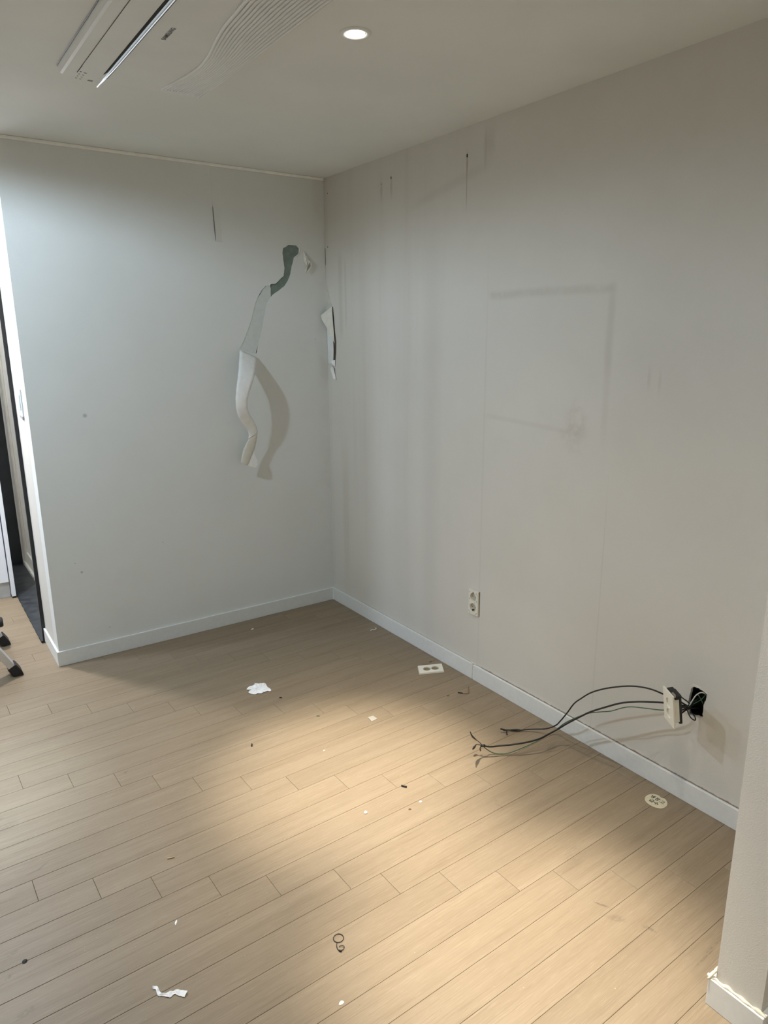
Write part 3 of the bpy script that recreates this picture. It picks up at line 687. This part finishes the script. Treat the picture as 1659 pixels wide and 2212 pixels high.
tube('torn_lip', [(-.137,-.010,1.978),(-.128,-.014,1.955),(-.122,-.013,1.93),(-.126,-.012,1.91)], .0022, M_BACK, cl, sides=5)
tube('torn_lip', [(-.098,-.012,1.935),(-.096,-.015,1.912),(-.105,-.013,1.892),(-.120,-.012,1.876)], .0030, M_BACK, cl, sides=5)

# ---- flap at the corner
slab_poly('bare_wedge', [(-.0008,-.0002,1.86),(-.0008,-.0113,1.8204),(-.0008,-.0311,1.7603),(-.0008,-.0448,1.7301),(-.0008,-.0600,1.7017),(-.0008,-.0002,1.675)], (.0008,0,0), M_EXPO, wall_right)
tube('corner_seam', [(-.0012,-.0010,2.0),(-.0014,-.0014,1.9),(-.0014,-.0012,1.78),(-.0012,-.0010,1.66)], .0012, M_CAULK, wall_right, sides=5)
tube('corner_seam', [(-.0012,-.0016,2.005),(-.0016,-.0040,1.96),(-.0014,-.0016,1.92)], .0011, M_SLIT, wall_right, sides=5)
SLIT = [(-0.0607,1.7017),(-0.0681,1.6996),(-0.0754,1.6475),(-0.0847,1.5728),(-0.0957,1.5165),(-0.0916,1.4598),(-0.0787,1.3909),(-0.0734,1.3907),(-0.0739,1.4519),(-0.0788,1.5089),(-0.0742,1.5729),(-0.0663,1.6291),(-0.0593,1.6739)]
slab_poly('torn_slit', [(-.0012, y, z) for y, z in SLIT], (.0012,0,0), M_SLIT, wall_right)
fl = thing('wallpaper_flap', (0,-.07,1.6), 'cream triangular wallpaper flap folded open at the room corner', 'torn wallpaper')
FL = [(-0.0060,-0.0687,1.7013),(-0.0450,-0.0110,1.6562),(-0.0400,-0.0150,1.6337),(-0.0300,-0.0380,1.5978),(-0.0200,-0.0614,1.5618),(-0.0060,-0.0860,1.5071),(-0.0080,-0.0851,1.5616),(-0.0100,-0.0813,1.6176),(-0.0100,-0.0764,1.6733)]
bm = bmesh.new(); V = [bm.verts.new(p) for p in FL]
for f in ((0,1,8),(1,2,8),(2,7,8),(2,3,7),(3,4,7),(4,6,7),(4,5,6)): bm.faces.new([V[i] for i in f])
o = bmo('folded_sheet', bm, M_CREAMP, fl); md = o.modifiers.new('thickness', 'SOLIDIFY'); md.thickness = .0008
o = pyd('raised_paper', [(-.0015,-.004,1.62),(-.0015,-.004,1.50),(-.0015,-.010,1.40),(-.010,-.075,1.56),(-.010,-.082,1.48),(-.008,-.072,1.40),(-.006,-.066,1.625)], [(0,1,3,6),(1,4,3),(1,2,5,4)], M_WPP, fl)
tg = thing('wallpaper_shred', (-.005,-.06,1.37), 'small curled white paper shred below the corner flap', 'torn wallpaper')
bm = bmesh.new()
TA = [(-.004,-.0287,1.4005),(-.013,-.0642,1.4168),(-.005,-.0871,1.4189),(-.016,-.0700,1.3980),(-.004,-.0832,1.3836)]
V = [bm.verts.new(p) for p in TA]
for f in ((0,1,3),(1,2,3),(3,2,4)): bm.faces.new([V[i] for i in f])
o = bmo('curled_top', bm, M_BACK, tg); md = o.modifiers.new('thickness', 'SOLIDIFY'); md.thickness = .0008
bm = bmesh.new(); TB = [(-.004,-.0512,1.3865),(-.012,-.0790,1.3760),(-.004,-.0797,1.3412),(-.008,-.0936,1.3129),(-.012,-.0748,1.3179),(-.006,-.0528,1.3402),(-.004,-.0300,1.3703)]
V = [bm.verts.new(p) for p in TB]
for f in ((0,1,6),(1,2,6),(6,2,5),(5,2,4),(2,3,4)): bm.faces.new([V[i] for i in f])
o = bmo('hanging_tail', bm, M_BACK, tg); md = o.modifiers.new('thickness', 'SOLIDIFY'); md.thickness = .0008

# ---- bare double socket on the right wall (local frame: u along -y, v up)
so = thing('double_socket', (0,-1.2558,.375), 'ivory double wall socket with its cover plate missing', 'socket')
def disc_hole_plate(name, y0, y1, z0, z1, x_out, x_in, holes, mat, parent):
    outer = [Vector((x_out,y0,z0)),Vector((x_out,y1,z0)),Vector((x_out,y1,z1)),Vector((x_out,y0,z1))]; hs = []
    for (cy, cz, r) in holes: hs.append([Vector((x_out, cy+r*math.cos(2*PI*k/28), cz+r*math.sin(2*PI*k/28))) for k in range(28)])
    pts = outer[:]; [pts.extend(h) for h in hs]; tri = tessellate_polygon([outer]+hs); n = len(pts)
    back = [Vector((x_in, p.y, p.z)) for p in pts]; fs = [tuple(t) for t in tri]+[tuple(i+n for i in t[::-1]) for t in tri]+[(i, (i+1) % 4, (i+1) % 4+n, i+n) for i in range(4)]
    o = 4
    for h in hs: fs += [(o+k, o+(k+1) % 28, o+(k+1) % 28+n, o+k+n) for k in range(28)]; o += 28
    bm = bmesh.new(); V = [bm.verts.new(p) for p in pts+back]
    for f in fs:
        try: bm.faces.new([V[i] for i in f])
        except ValueError: pass
    return bmo(name, bm, mat, parent)
HS = [(-1.2545,.401,.0195),(-1.2545,.352,.0195)]
disc_hole_plate('socket_body', -1.2870,-1.2250,.318,.432,-.0095,-.0003,HS,M_PLASTIC,so)
box('shadow_gap', (-.0015,-1.2895,.316), (-.0002,-1.2870,.434), M_SLIT, so)
for (cy, cz, r) in HS:
    vs, fs = [], []
    for k in range(24): g_ = 2*PI*k/24; vs.append((-.0010, cy+r*math.cos(g_), cz+r*math.sin(g_)))
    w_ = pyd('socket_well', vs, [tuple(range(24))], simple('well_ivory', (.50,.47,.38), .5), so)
    for s in (-1, 1):
        vs = [(-.0016, cy+s*.0095+.0024*math.cos(2*PI*k/10), cz+.0024*math.sin(2*PI*k/10)) for k in range(10)]
        pyd('pin_hole', vs, [tuple(range(10))], M_DARK, w_)
for (y, z, r) in ((-1.2310,.4200,.0020),(-1.2760,.4225,.0022),(-1.2815,.4150,.0020),(-1.2300,.388,.0020),(-1.2790,.386,.0020),(-1.2300,.331,.0020),(-1.2790,.329,.0020),(-1.2340,.3235,.0016),(-1.2740,.3250,.0018),(-1.2660,.377,.0018),(-1.2320,.3600,.0016)):
    vs = [(-.0098, y+r*math.cos(2*PI*k/8), z+r*math.sin(2*PI*k/8)) for k in range(8)]; pyd('screw_recess', vs, [tuple(range(8))], M_DARK, so)
slab_poly('broken_gap', [(-.0102,-1.2500,.3385),(-.0102,-1.2550,.3345),(-.0102,-1.2620,.3400),(-.0102,-1.2665,.3450),(-.0102,-1.2640,.3475),(-.0102,-1.2580,.3440),(-.0102,-1.2500,.3425)], (.0008,0,0), M_DARK, so)
slab_poly('broken_gap', [(-.0102,-1.2510,.4245),(-.0102,-1.2560,.4250),(-.0102,-1.2600,.4200),(-.0102,-1.2610,.4160),(-.0102,-1.2580,.4160),(-.0102,-1.2560,.4205),(-.0102,-1.2515,.4225)], (.0008,0,0), M_DARK, so)

# ---- loose socket plate dangling from the hole
dp = thing('dangling_socket', (-.115,-2.308,.37), 'ivory double socket plate dangling sideways from the black wall hole', 'socket')
A = Vector((-.112,-2.2844,.4387)); h = Vector((-.5438,-.8392,.0007)); n_ = Vector((-.8315,.5387,-.1358)); up = Vector((-.1136,.0744,.9907))
def PL3(u, v, w): return A+h*u-up*v+n_*w       # u across, v down, w out of the face
def plate_uv(name, W_, H_, th, holes, mat, parent):
    outer = [(0,0),(W_,0),(W_,H_),(0,H_)]; hs = [[(cu_+r*math.cos(2*PI*k/24), cv+r*math.sin(2*PI*k/24)) for k in range(24)] for cu_, cv, r in holes]
    loops = [[Vector((a, b, 0)) for a, b in l] for l in [outer]+hs]; flat = [p for l in loops for p in l]; tri = tessellate_polygon(loops); n = len(flat)
    vs = [PL3(p.x, p.y, 0) for p in flat]+[PL3(p.x, p.y, -th) for p in flat]
    fs = [tuple(t) for t in tri]+[tuple(i+n for i in t) for t in tri]; o = 0
    for l in loops: m = len(l); fs += [(o+k, o+(k+1) % m, o+(k+1) % m+n, o+k+n) for k in range(m)]; o += m
    bm = bmesh.new(); V = [bm.verts.new(p) for p in vs]
    for f in fs:
        try: bm.faces.new([V[i] for i in f])
        except ValueError: pass
    return bmo(name, bm, mat, parent)
plate_uv('face_plate', .074, .114, .005, [(.037,.040,.0165),(.037,.078,.0165)], M_PLASTIC, dp)
def obox(name, u0, u1, v0, v1, w0, w1, mat, parent, bev=.001):
    bm = bmesh.new(); t = [bm.verts.new(PL3(u, v, w)) for w in (w0, w1) for u, v in ((u0,v0),(u1,v0),(u1,v1),(u0,v1))]
    for f in ((0,1,2,3),(7,6,5,4),(0,4,5,1),(1,5,6,2),(2,6,7,3),(3,7,4,0)): bm.faces.new([t[i] for i in f])
    bmesh.ops.bevel(bm, geom=bm.edges[:], offset=bev, segments=1, affect='EDGES')
    return bmo(name, bm, mat, parent)
obox('socket_body', .012, .064, .014, .098, -.024, -.0052, M_PLASTIC, dp)
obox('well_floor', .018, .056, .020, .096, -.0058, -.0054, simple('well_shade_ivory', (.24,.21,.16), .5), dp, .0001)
obox('mount_bracket', .016, .060, .006, .108, -.034, -.0243, M_RUBBER, dp)
obox('mount_bracket', .006, .068, .004, .016, -.030, -.0100, M_RUBBER, dp)
tag(obox('clip', .052, .070, -.004, .006, -.012, -.006, M_STEEL, dp, .0006), 'small metal clip')
# ---- wires
W1 = [(-0.2110,-1.6767,0.0120),(-0.1781,-1.6880,0.0060),(-0.1579,-1.7066,0.0060),(-0.1352,-1.7224,0.0100),(-0.1087,-1.7471,0.0150),(-0.0877,-1.7882,0.0300),(-0.0600,-1.8103,0.0455),(-0.0750,-1.8445,0.0856),(-0.0900,-1.8878,0.1471),(-0.1000,-1.9255,0.2067),(-0.1100,-1.9634,0.2480),(-0.1200,-2.0101,0.2944),(-0.1250,-2.0617,0.3332),(-0.1250,-2.1175,0.3664),(-0.1200,-2.1679,0.3902),(-0.1100,-2.2053,0.3999),(-0.1000,-2.2423,0.4028),(-0.0850,-2.2709,0.3955),(-0.0600,-2.3031,0.3835),(-0.0300,-2.3196,0.3610),(0.0200,-2.3248,0.3300)]
W2 = [(-0.3963,-1.7548,0.0500),(-0.3709,-1.7707,0.0450),(-0.3383,-1.7863,0.0450),(-0.2948,-1.8155,0.0500),(-0.2469,-1.8402,0.0550),(-0.2011,-1.8556,0.0600),(-0.1548,-1.8593,0.0650),(-0.1117,-1.8662,0.0750),(-0.1100,-1.9073,0.1182),(-0.1200,-1.9667,0.1754),(-0.1250,-2.0198,0.2248),(-0.1250,-2.0864,0.2760),(-0.1250,-2.1411,0.3154),(-0.1200,-2.1908,0.3417),(-0.1100,-2.2360,0.3590),(-0.0850,-2.2773,0.3664),(-0.0500,-2.3073,0.3619),(0.0200,-2.3244,0.3332)]
W3 = [(-0.3900,-1.7479,0.0500),(-0.3928,-1.7589,0.0450),(-0.3675,-1.7555,0.0200),(-0.3463,-1.7665,0.0060),(-0.3219,-1.7838,0.0040),(-0.3005,-1.7990,0.0080),(-0.2703,-1.8169,0.0200),(-0.2155,-1.8351,0.0350),(-0.1673,-1.8482,0.0500),(-0.1174,-1.8601,0.0700),(-0.1000,-1.8880,0.1074),(-0.1100,-1.9483,0.1632),(-0.1150,-2.0025,0.2077),(-0.1200,-2.0555,0.2399),(-0.1200,-2.1031,0.2659),(-0.1200,-2.1482,0.2994),(-0.1200,-2.1837,0.3194),(-0.1100,-2.2297,0.3322),(-0.0850,-2.2799,0.3405),(-0.0400,-2.3108,0.3467),(0.0200,-2.3306,0.3531)]
w1 = thing('electric_cable', W1[0], 'upper black cable arching high from the hole, taped end on floor', 'cable')
tube('sheath', W1, .0027, M_BLACKW, w1, sides=8)
tube('taped_end', [(-.150,-1.708,.006),(-.186,-1.686,.008),(-.211,-1.677,.012)], lambda t: .0030+.0018*math.sin(7*t), M_RUBBER, w1, sides=7)
tube('taped_end', [(-.196,-1.681,.010),(-.208,-1.690,.006),(-.213,-1.699,.003)], .0025, M_RUBBER, w1, sides=6); tube('taped_end', [(-.207,-1.678,.012),(-.222,-1.670,.018)], .0032, M_RUBBER, w1, sides=6, smooth=False)
w2 = thing('electric_cable', W2[0], 'lower thicker black cable ending in spread black tape tails', 'cable')
tube('sheath', W2, .0032, M_BLACKW, w2, sides=8)
tube('tape_tail', [(-0.3963,-1.7535,0.0500),(-0.4127,-1.7516,0.0700),(-0.4334,-1.7533,0.0900),(-0.4616,-1.7659,0.1200),(-0.4818,-1.7774,0.1500)], lambda t: .0028+.0050*math.exp(-((t-.66)/.18)**2), M_RUBBER, w2, sides=7, flat=.45)
tube('tape_tail', [(-0.3984,-1.7500,0.0500),(-0.4084,-1.7348,0.0500),(-0.4116,-1.7284,0.0400),(-0.4225,-1.7279,0.0300)], lambda t: .0028+.0058*math.exp(-((t-.78)/.2)**2), M_RUBBER, w2, sides=7, flat=.5)
tube('tape_tail', [(-0.3986,-1.7473,0.0450),(-0.3956,-1.7395,0.0300),(-0.3938,-1.7405,0.0200)], .0020, M_RUBBER, w2, sides=6)
tube('tape_wrap', [(-.402,-1.752,.050),(-.388,-1.758,.050)], .0050, M_RUBBER, w2, sides=8, smooth=False)
w3 = thing('electric_cable', W3[0], 'thin green cable looping under the lower black cable', 'cable')
tube('sheath', W3, .0018, M_GREENW, w3, sides=7)
w4 = thing('wire_loop', (-.04,-2.331,.36), 'short white wire bending up inside the black wall hole', 'cable')
tube('sheath', [(-.062,-2.322,.352),(-0.0400,-2.3310,0.3603),(-0.0300,-2.3351,0.3670),(-0.0200,-2.3381,0.3830),(-0.0150,-2.3455,0.4024),(-0.0120,-2.3579,0.4157),(-0.0050,-2.3646,0.4149),(0.0200,-2.3589,0.3989)], .0020, M_WHITEW, w4, sides=7)
w5 = thing('wire_loop', (-.05,-2.36,.34), 'short black wire loop drooping below the black wall hole', 'cable')
tube('sheath', [(-0.0400,-2.3310,0.3603),(-0.0500,-2.3449,0.3491),(-0.0550,-2.3586,0.3396),(-0.0500,-2.3686,0.3338),(-0.0450,-2.3682,0.3376),(-0.0200,-2.3486,0.3310),(0.0100,-2.3195,0.3220)], .0021, M_BLACKW, w5, sides=7)
tube('sheath', [(-0.0750,-2.3292,0.4078),(-0.0600,-2.3304,0.3956),(-0.0500,-2.3344,0.3877),(-0.0200,-2.3273,0.3651),(0.0200,-2.3121,0.3318)], .0021, M_BLACKW, w5, sides=7)
for q in range(3):
    tube('sheath', [(-.068,-2.330,.345+.012*q),(-.045,-2.333,.352+.006*q),(-.015,-2.335,.350+.010*q),(.02,-2.34,.34+.02*q)], .0026, M_BLACKW, w5, sides=7)
w6 = thing('wire_loop', (0,-2.34,.36), 'thin green wire crossing inside the black wall hole', 'cable')
tube('sheath', [(-0.0100,-2.3260,0.3481),(0.0050,-2.3315,0.3588),(0.0100,-2.3485,0.3780),(0.0150,-2.3537,0.3884),(.03,-2.357,.40)], .0016, M_GREENW, w6, sides=6)
tube('sheath', [(.012,-2.335,.392),(.010,-2.345,.385),(.012,-2.358,.366),(.02,-2.362,.352)], .0016, M_GREENW, w6, sides=6)

# ---- cover plate lying on the floor
cp = thing('socket_cover', (-.104,-1.083,0), 'ivory socket cover with two round holes, lying on the floor', 'socket cover')
CU = Vector((.116,-.051,0)).normalized(); CV = Vector((-.045,-.074,0)).normalized(); C00 = Vector((-.142,-1.020,0))
def cover():
    W_, H_ = .122, .080; loops = [[(0,0),(W_,0),(W_,H_),(0,H_)]]+[[(cx_+.0190*math.cos(2*PI*k/28), .040+.0190*math.sin(2*PI*k/28)) for k in range(28)] for cx_ in (.042,.082)]
    lv = [[Vector((a, b, 0)) for a, b in l] for l in loops]; flat = [p for l in lv for p in l]; tri = tessellate_polygon(lv); n = len(flat)
    def T(p, z): return C00+CU*p.x+CV*p.y+Vector((0,0,z))
    c = Vector((W_/2, H_/2, 0)); vs = [T(p, .0075) if i >= 4 else T(c+(p-c)*.965, .0075) for i, p in enumerate(flat)]+[T(p, .0008) for p in flat]
    fs = [tuple(t) for t in tri]+[tuple(i+n for i in t) for t in tri]; o = 0
    for l in lv: m = len(l); fs += [(o+k, o+(k+1) % m, o+(k+1) % m+n, o+k+n) for k in range(m)]; o += m
    bm = bmesh.new(); V = [bm.verts.new(p) for p in vs]
    for f in fs:
        try: bm.faces.new([V[i] for i in f])
        except ValueError: pass
    bmo('plate', bm, M_PLASTIC, cp)
    rim_ = [T(Vector(q), .0076) for q in ((.10,.012,0),(.106,.02,0),(.107,.03,0),(.103,.032,0))]
    tube('moulded_mark', rim_, .0006, simple('mark_ivory', (.55,.50,.38)), cp, sides=5)
cover()

# ---- round sticker with Korean lettering
stk = thing('floor_sticker', (-.088,-2.287,0), 'round cream sticker with black lettering on the floor near the baseboard', 'sticker')
SO = [(-0.1064,-2.2554),(-0.0954,-2.2512),(-0.0792,-2.2506),(-0.0674,-2.2553),(-0.0607,-2.2607),(-0.0555,-2.2686),(-0.0550,-2.2765),(-0.0570,-2.2829),(-0.0575,-2.2868),(-0.0545,-2.2915),(-0.0531,-2.2980),(-0.0585,-2.3072),(-0.0650,-2.3143),(-0.0787,-2.3221),(-0.0907,-2.3240),(-0.1017,-2.3225),(-0.1104,-2.3181),(-0.1157,-2.3114),(-0.1212,-2.3013),(-0.1229,-2.2885),(-0.1213,-2.2768),(-0.1177,-2.2664),(-0.1137,-2.2610)]
SO3 = catmull([(a, b, .0007) for a, b in SO+[SO[0]]], 3)[:-1]
slab_poly('disc', SO3, (0,0,-.0006), simple('sticker_cream', (.60,.54,.38), .6, mott=.05, scale=60), stk)
STR = {  # strokes on a unit square, u right, v up
 '냉': [[(.08,.95),(.08,.60),(.45,.66)],[(.58,.98),(.58,.48)],[(.58,.74),(.80,.74)],[(.80,1.0),(.80,.48)],'o.5,.22,.21'],
 '장': [[(.06,.93),(.52,.93)],[(.30,.93),(.06,.55)],[(.28,.80),(.54,.55)],[(.74,1.0),(.74,.48)],[(.74,.74),(.96,.74)],'o.45,.22,.21'],
 '고': [[(.15,.90),(.80,.90),(.76,.42)],[(.45,.50),(.45,.15)],[(.0,.13),(1.0,.13)]],
 '급': [[(.18,.96),(.78,.96),(.76,.70)],[(.0,.56),(1.0,.56)],[(.2,.42),(.2,.02),(.8,.02),(.8,.42)],[(.2,.22),(.8,.22)]],
 '수': [[(.5,.98),(.40,.75),(.10,.56)],[(.48,.80),(.62,.68),(.90,.56)],[(.0,.38),(1.0,.38)],[(.5,.38),(.5,.0)]]}
def glyph(ch, x0, y0, sz, hgt):
    bm = bmesh.new(); w2_ = .00115
    def seg(a, b):
        A_ = Vector((x0+a[1]*hgt, y0-a[0]*sz, .0009)); B_ = Vector((x0+b[1]*hgt, y0-b[0]*sz, .0009)); d = (B_-A_).normalized(); q = Vector((-d.y, d.x, 0))*w2_; A_ -= d*w2_; B_ += d*w2_
        lo = [bm.verts.new(p) for p in (A_+q, A_-q, B_-q, B_+q)]; bm.faces.new(lo)
    for s in STR[ch]:
        if isinstance(s, str):
            cx_, cy_, r = [float(t) for t in s[1:].split(',')]
            pts = [(cx_+r*1.3*math.cos(2*PI*k/12), cy_+r*math.sin(2*PI*k/12)) for k in range(13)]
        else: pts = s
        for a, b in zip(pts, pts[1:]): seg(a, b)
    return bmo('letter', bm, M_LOGO, stk)
for ch, y0 in (('냉',-2.2605),('장',-2.2775),('고',-2.2955)): glyph(ch, -.0840, y0, .0150, .0160)
for ch, y0 in (('급',-2.2695),('수',-2.2870)): glyph(ch, -.1060, y0, .0155, .0150)

# ---- paper scraps and floor litter
def crumple(name, outl, h, mat, label, cat, seed, rings=5, loc=None):
    r = random.Random(seed); n0 = catmull([(a, b, 0) for a, b in outl]+[(outl[0][0], outl[0][1], 0)], 2)[:-1]; n = len(n0)
    c = Vector((sum(p.x for p in n0)/n, sum(p.y for p in n0)/n, 0)); vs, fs = [], []
    for i in range(rings):
        t = 1-i/rings
        for k, p in enumerate(n0):
            q = c+(p-c)*t; q.z = .0012+(r.uniform(0, h) if i else r.uniform(0, h*.45)); vs.append(q)
    vs.append(c+Vector((0,0,h*.6)))
    for i in range(rings-1):
        for k in range(n): fs.append((i*n+k, i*n+(k+1) % n, (i+1)*n+(k+1) % n, (i+1)*n+k))
    for k in range(n): fs.append(((rings-1)*n+k, (rings-1)*n+(k+1) % n, len(vs)-1))
    o = pyd(name, vs, fs, mat, None, False, origin=(c.x, c.y, 0)); md = o.modifiers.new('thickness', 'SOLIDIFY'); md.thickness = .0006
    return tag(o, label, cat)
TIS = [(-0.9068,-0.7522),(-0.8967,-0.7403),(-0.8814,-0.7320),(-0.8645,-0.7312),(-0.8554,-0.7279),(-0.8520,-0.7189),(-0.8426,-0.7288),(-0.8290,-0.7353),(-0.8142,-0.7426),(-0.8150,-0.7632),(-0.8181,-0.7771),(-0.8178,-0.7966),(-0.8161,-0.8074),(-0.8190,-0.8242),(-0.8294,-0.8293),(-0.8329,-0.8221),(-0.8489,-0.8185),(-0.8672,-0.8226),(-0.8835,-0.8140),(-0.8948,-0.8122),(-0.9099,-0.7952),(-0.9103,-0.7810),(-0.9000,-0.7690),(-0.8880,-0.7640),(-0.9000,-0.7600)]
crumple('crumpled_paper', TIS, .006, M_TISSUE, 'crumpled white paper lying flat on the dim floor before the left wall', 'paper', 3)
SA = [(-1.7166,-2.0098),(-1.7121,-2.0074),(-1.7051,-2.0114),(-1.7045,-2.0202),(-1.7035,-2.0301),(-1.7025,-2.0376),(-1.6957,-2.0419),(-1.6867,-2.0437),(-1.6812,-2.0457),(-1.6756,-2.0474),(-1.6673,-2.0514),(-1.6604,-2.0556),(-1.6484,-2.0688)]
SB = [(-1.7167,-2.0104),(-1.7146,-2.0135),(-1.7103,-2.0170),(-1.7108,-2.0231),(-1.7111,-2.0284),(-1.7104,-2.0390),(-1.7018,-2.0450),(-1.6920,-2.0556),(-1.6870,-2.0589),(-1.6766,-2.0560),(-1.6717,-2.0643),(-1.6658,-2.0711),(-1.6601,-2.0783)]
def scrap():
    r = random.Random(5); vs, fs = [], []; cr = 3
    a = catmull([(x, y, 0) for x, y in SA], 3); b = catmull([(x, y, 0) for x, y in SB], 3); n = len(a)
    for i in range(n):
        for k in range(cr+1):
            p = a[i].lerp(b[i], k/cr); p.z = .0015+.004*(1-k/cr)*(.6+.4*math.sin(i*.9))+r.uniform(0,.0012); vs.append(p)
    for i in range(n-1):
        for k in range(cr): fs.append((i*(cr+1)+k, i*(cr+1)+k+1, (i+1)*(cr+1)+k+1, (i+1)*(cr+1)+k))
    o = pyd('paper_scrap', vs, fs, M_TISSUE, None, False, origin=(-1.68,-2.045,0)); md = o.modifiers.new('thickness', 'SOLIDIFY'); md.thickness = .0006
    tag(o, 'twisted narrow white paper scrap on the floor at the lower left', 'paper')
scrap()
o = slab_poly('card_piece', [(-0.5920,-1.2686,.0035),(-0.5665,-1.2687,.0028),(-0.5646,-1.2970,.0014),(-0.5956,-1.3016,.0014)], (0,0,-.0012), M_CARD, None, origin=(-.58,-1.285,0)); tag(o, 'small square grey card piece at the edge of the light pool', 'card')
def lump(name, x, y, r, h, mat, label, cat, seed=1, el=1.0, ang=0, group=None):
    q = random.Random(seed); vs, fs = [], []; n = 7; ca, sa = math.cos(ang), math.sin(ang)
    for z, s in ((0,.85),(h*.45,1.0),(h,.55)):
        for k in range(n):
            g_ = 2*PI*k/n; rr_ = r*s*q.uniform(.7,1.15); a, b = rr_*el*math.cos(g_), rr_*math.sin(g_); vs.append((x+a*ca-b*sa, y+a*sa+b*ca, z*(1 if z == 0 else q.uniform(.8,1.1))))
    for i in range(2):
        for k in range(n): fs.append((i*n+k, i*n+(k+1) % n, (i+1)*n+(k+1) % n, (i+1)*n+k))
    fs += [tuple(range(n))[::-1], tuple(range(2*n, 3*n))]
    return tag(pyd(name, vs, fs, mat, None, False, origin=(x, y, 0)), label, cat, group)
lump('plaster_crumb', -.930,-1.765,.0072,.006,M_CRUMB,'largest white plaster crumb on the floor, left of the black rod','crumb',2)
lump('plaster_crumb', -.746,-1.825,.0052,.003,M_CRUMB,'white plaster crumb just right of the brown chip','crumb',3)
lump('plaster_crumb', -.862,-1.370,.0040,.003,M_CRUMB,'white plaster crumb at the far left rim of the bright pool','crumb',4)
lump('plaster_crumb', -.599,-.138,.0065,.003,M_CRUMB,'white crumb by the left baseboard in the dim corner','crumb',5,1.6,.3)
lump('paper_sliver', -1.6015,-1.846,.0030,.002,M_TISSUE,'short white paper sliver midway between matchstick and twisted scrap','paper',6,3.0,1.0)
lump('plaster_smear', -1.357,-2.308,.0055,.002,M_CRUMB,'flat white plaster smear near the bottom of the picture','crumb',8,1.4,.4)
tube_o = tube('black_rod', [(-.749,-1.719,.0035),(-.738,-1.736,.0035)], .0030, M_RUBBER, None, origin=(-.743,-1.727,0), smooth=False); tag(tube_o, 'short black rod beside the bright pool, above the white crumbs', 'debris')
o = tube('black_pellet', [(-.8175,-.903,.003),(-.8110,-.910,.003)], .0030, M_RUBBER, None, origin=(-.8145,-.906,0), smooth=False); tag(o, 'black pellet just in front of the crumpled white paper', 'debris')
o = tube('black_pellet', [(-1.0770,-1.183,.003),(-1.0718,-1.171,.003)], .0032, M_RUBBER, None, origin=(-1.0744,-1.177,0), smooth=False); tag(o, 'black pellet alone on the floor left of the bright pool', 'debris')
o = tube('green_sliver', [(-.760,-1.131,.002),(-.750,-1.140,.002)], .0017, M_GREENW, None, origin=(-.755,-1.135,0), smooth=False); tag(o, 'tiny green wire offcut lying by a plank end', 'debris')
o = tube('wall_plug', [(-.090,-.538,.003),(-.078,-.530,.003),(-.070,-.538,.003),(-.058,-.540,.005),(-.050,-.528,.006)], .0024, M_CRUMB, None, origin=(-.07,-.535,0)); tag(o, 'small curled whitish plastic bit by the right baseboard', 'debris')
o = tube('matchstick', [(-1.543,-1.594,.002),(-1.523,-1.600,.002)], .0016, M_YEL, None, origin=(-1.533,-1.597,0), smooth=False); tag(o, 'tiny yellowish wooden stick on the grey left part of the floor', 'debris')
lump('dark_chip', -.055,-1.012,.006,.003,M_BROWN,'dark brown chip behind the fallen socket cover','debris',11,1.5,.2)
lump('dark_chip', -1.960,-1.743,.0065,.0035,M_RUBBER,'black square chip on a plank seam at the lower left','debris',12)
lump('dark_chip', -.799,-1.835,.0052,.003,M_BROWN,'brown chip between the two white crumbs','debris',13)
lump('dark_chip', -.2004,-1.3187,.005,.003,M_BROWN,'small brown chip left of the bent wire','debris',14,1.6,.3)
o = tube('bent_wire', [(-.1475,-1.326,.003),(-.130,-1.350,.0025),(-.115,-1.356,.002),(-.1,-1.34,.003),(-.074,-1.310,.004)], .0014, M_COPPER, None, origin=(-.11,-1.34,0), n=4); tag(o, 'bent reddish wire offcut near the right baseboard joint', 'debris')
o2 = tube('burnt_end', [(-.149,-1.3245,.003),(-.136,-1.342,.003)], .0024, M_RUBBER, o, smooth=False)
tw = thing('twist_tie', (-1.274,-2.163,0), 'black wire twisted into a small figure eight on the near floor', 'debris')
tube('loop', [(-1.2669+.0135*math.cos(q*2*PI/12+2.0), -2.1455+.0135*math.sin(q*2*PI/12+2.0), .002) for q in range(13)], .0010, M_RUBBER, tw, sides=6, n=3)
tube('loop', [(-1.2780,-2.156,.002),(-1.2845,-2.166,.002),(-1.2860,-2.178,.002),(-1.2775,-2.184,.003),(-1.270,-2.180,.004),(-1.272,-2.172,.004),(-1.280,-2.170,.003)], .0010, M_RUBBER, tw, sides=6, n=3)
tube('twisted_end', [(-1.2860,-2.180,.003),(-1.2815,-2.186,.003)], .0022, M_RUBBER, tw, smooth=False)
bpy.context.view_layer.update()
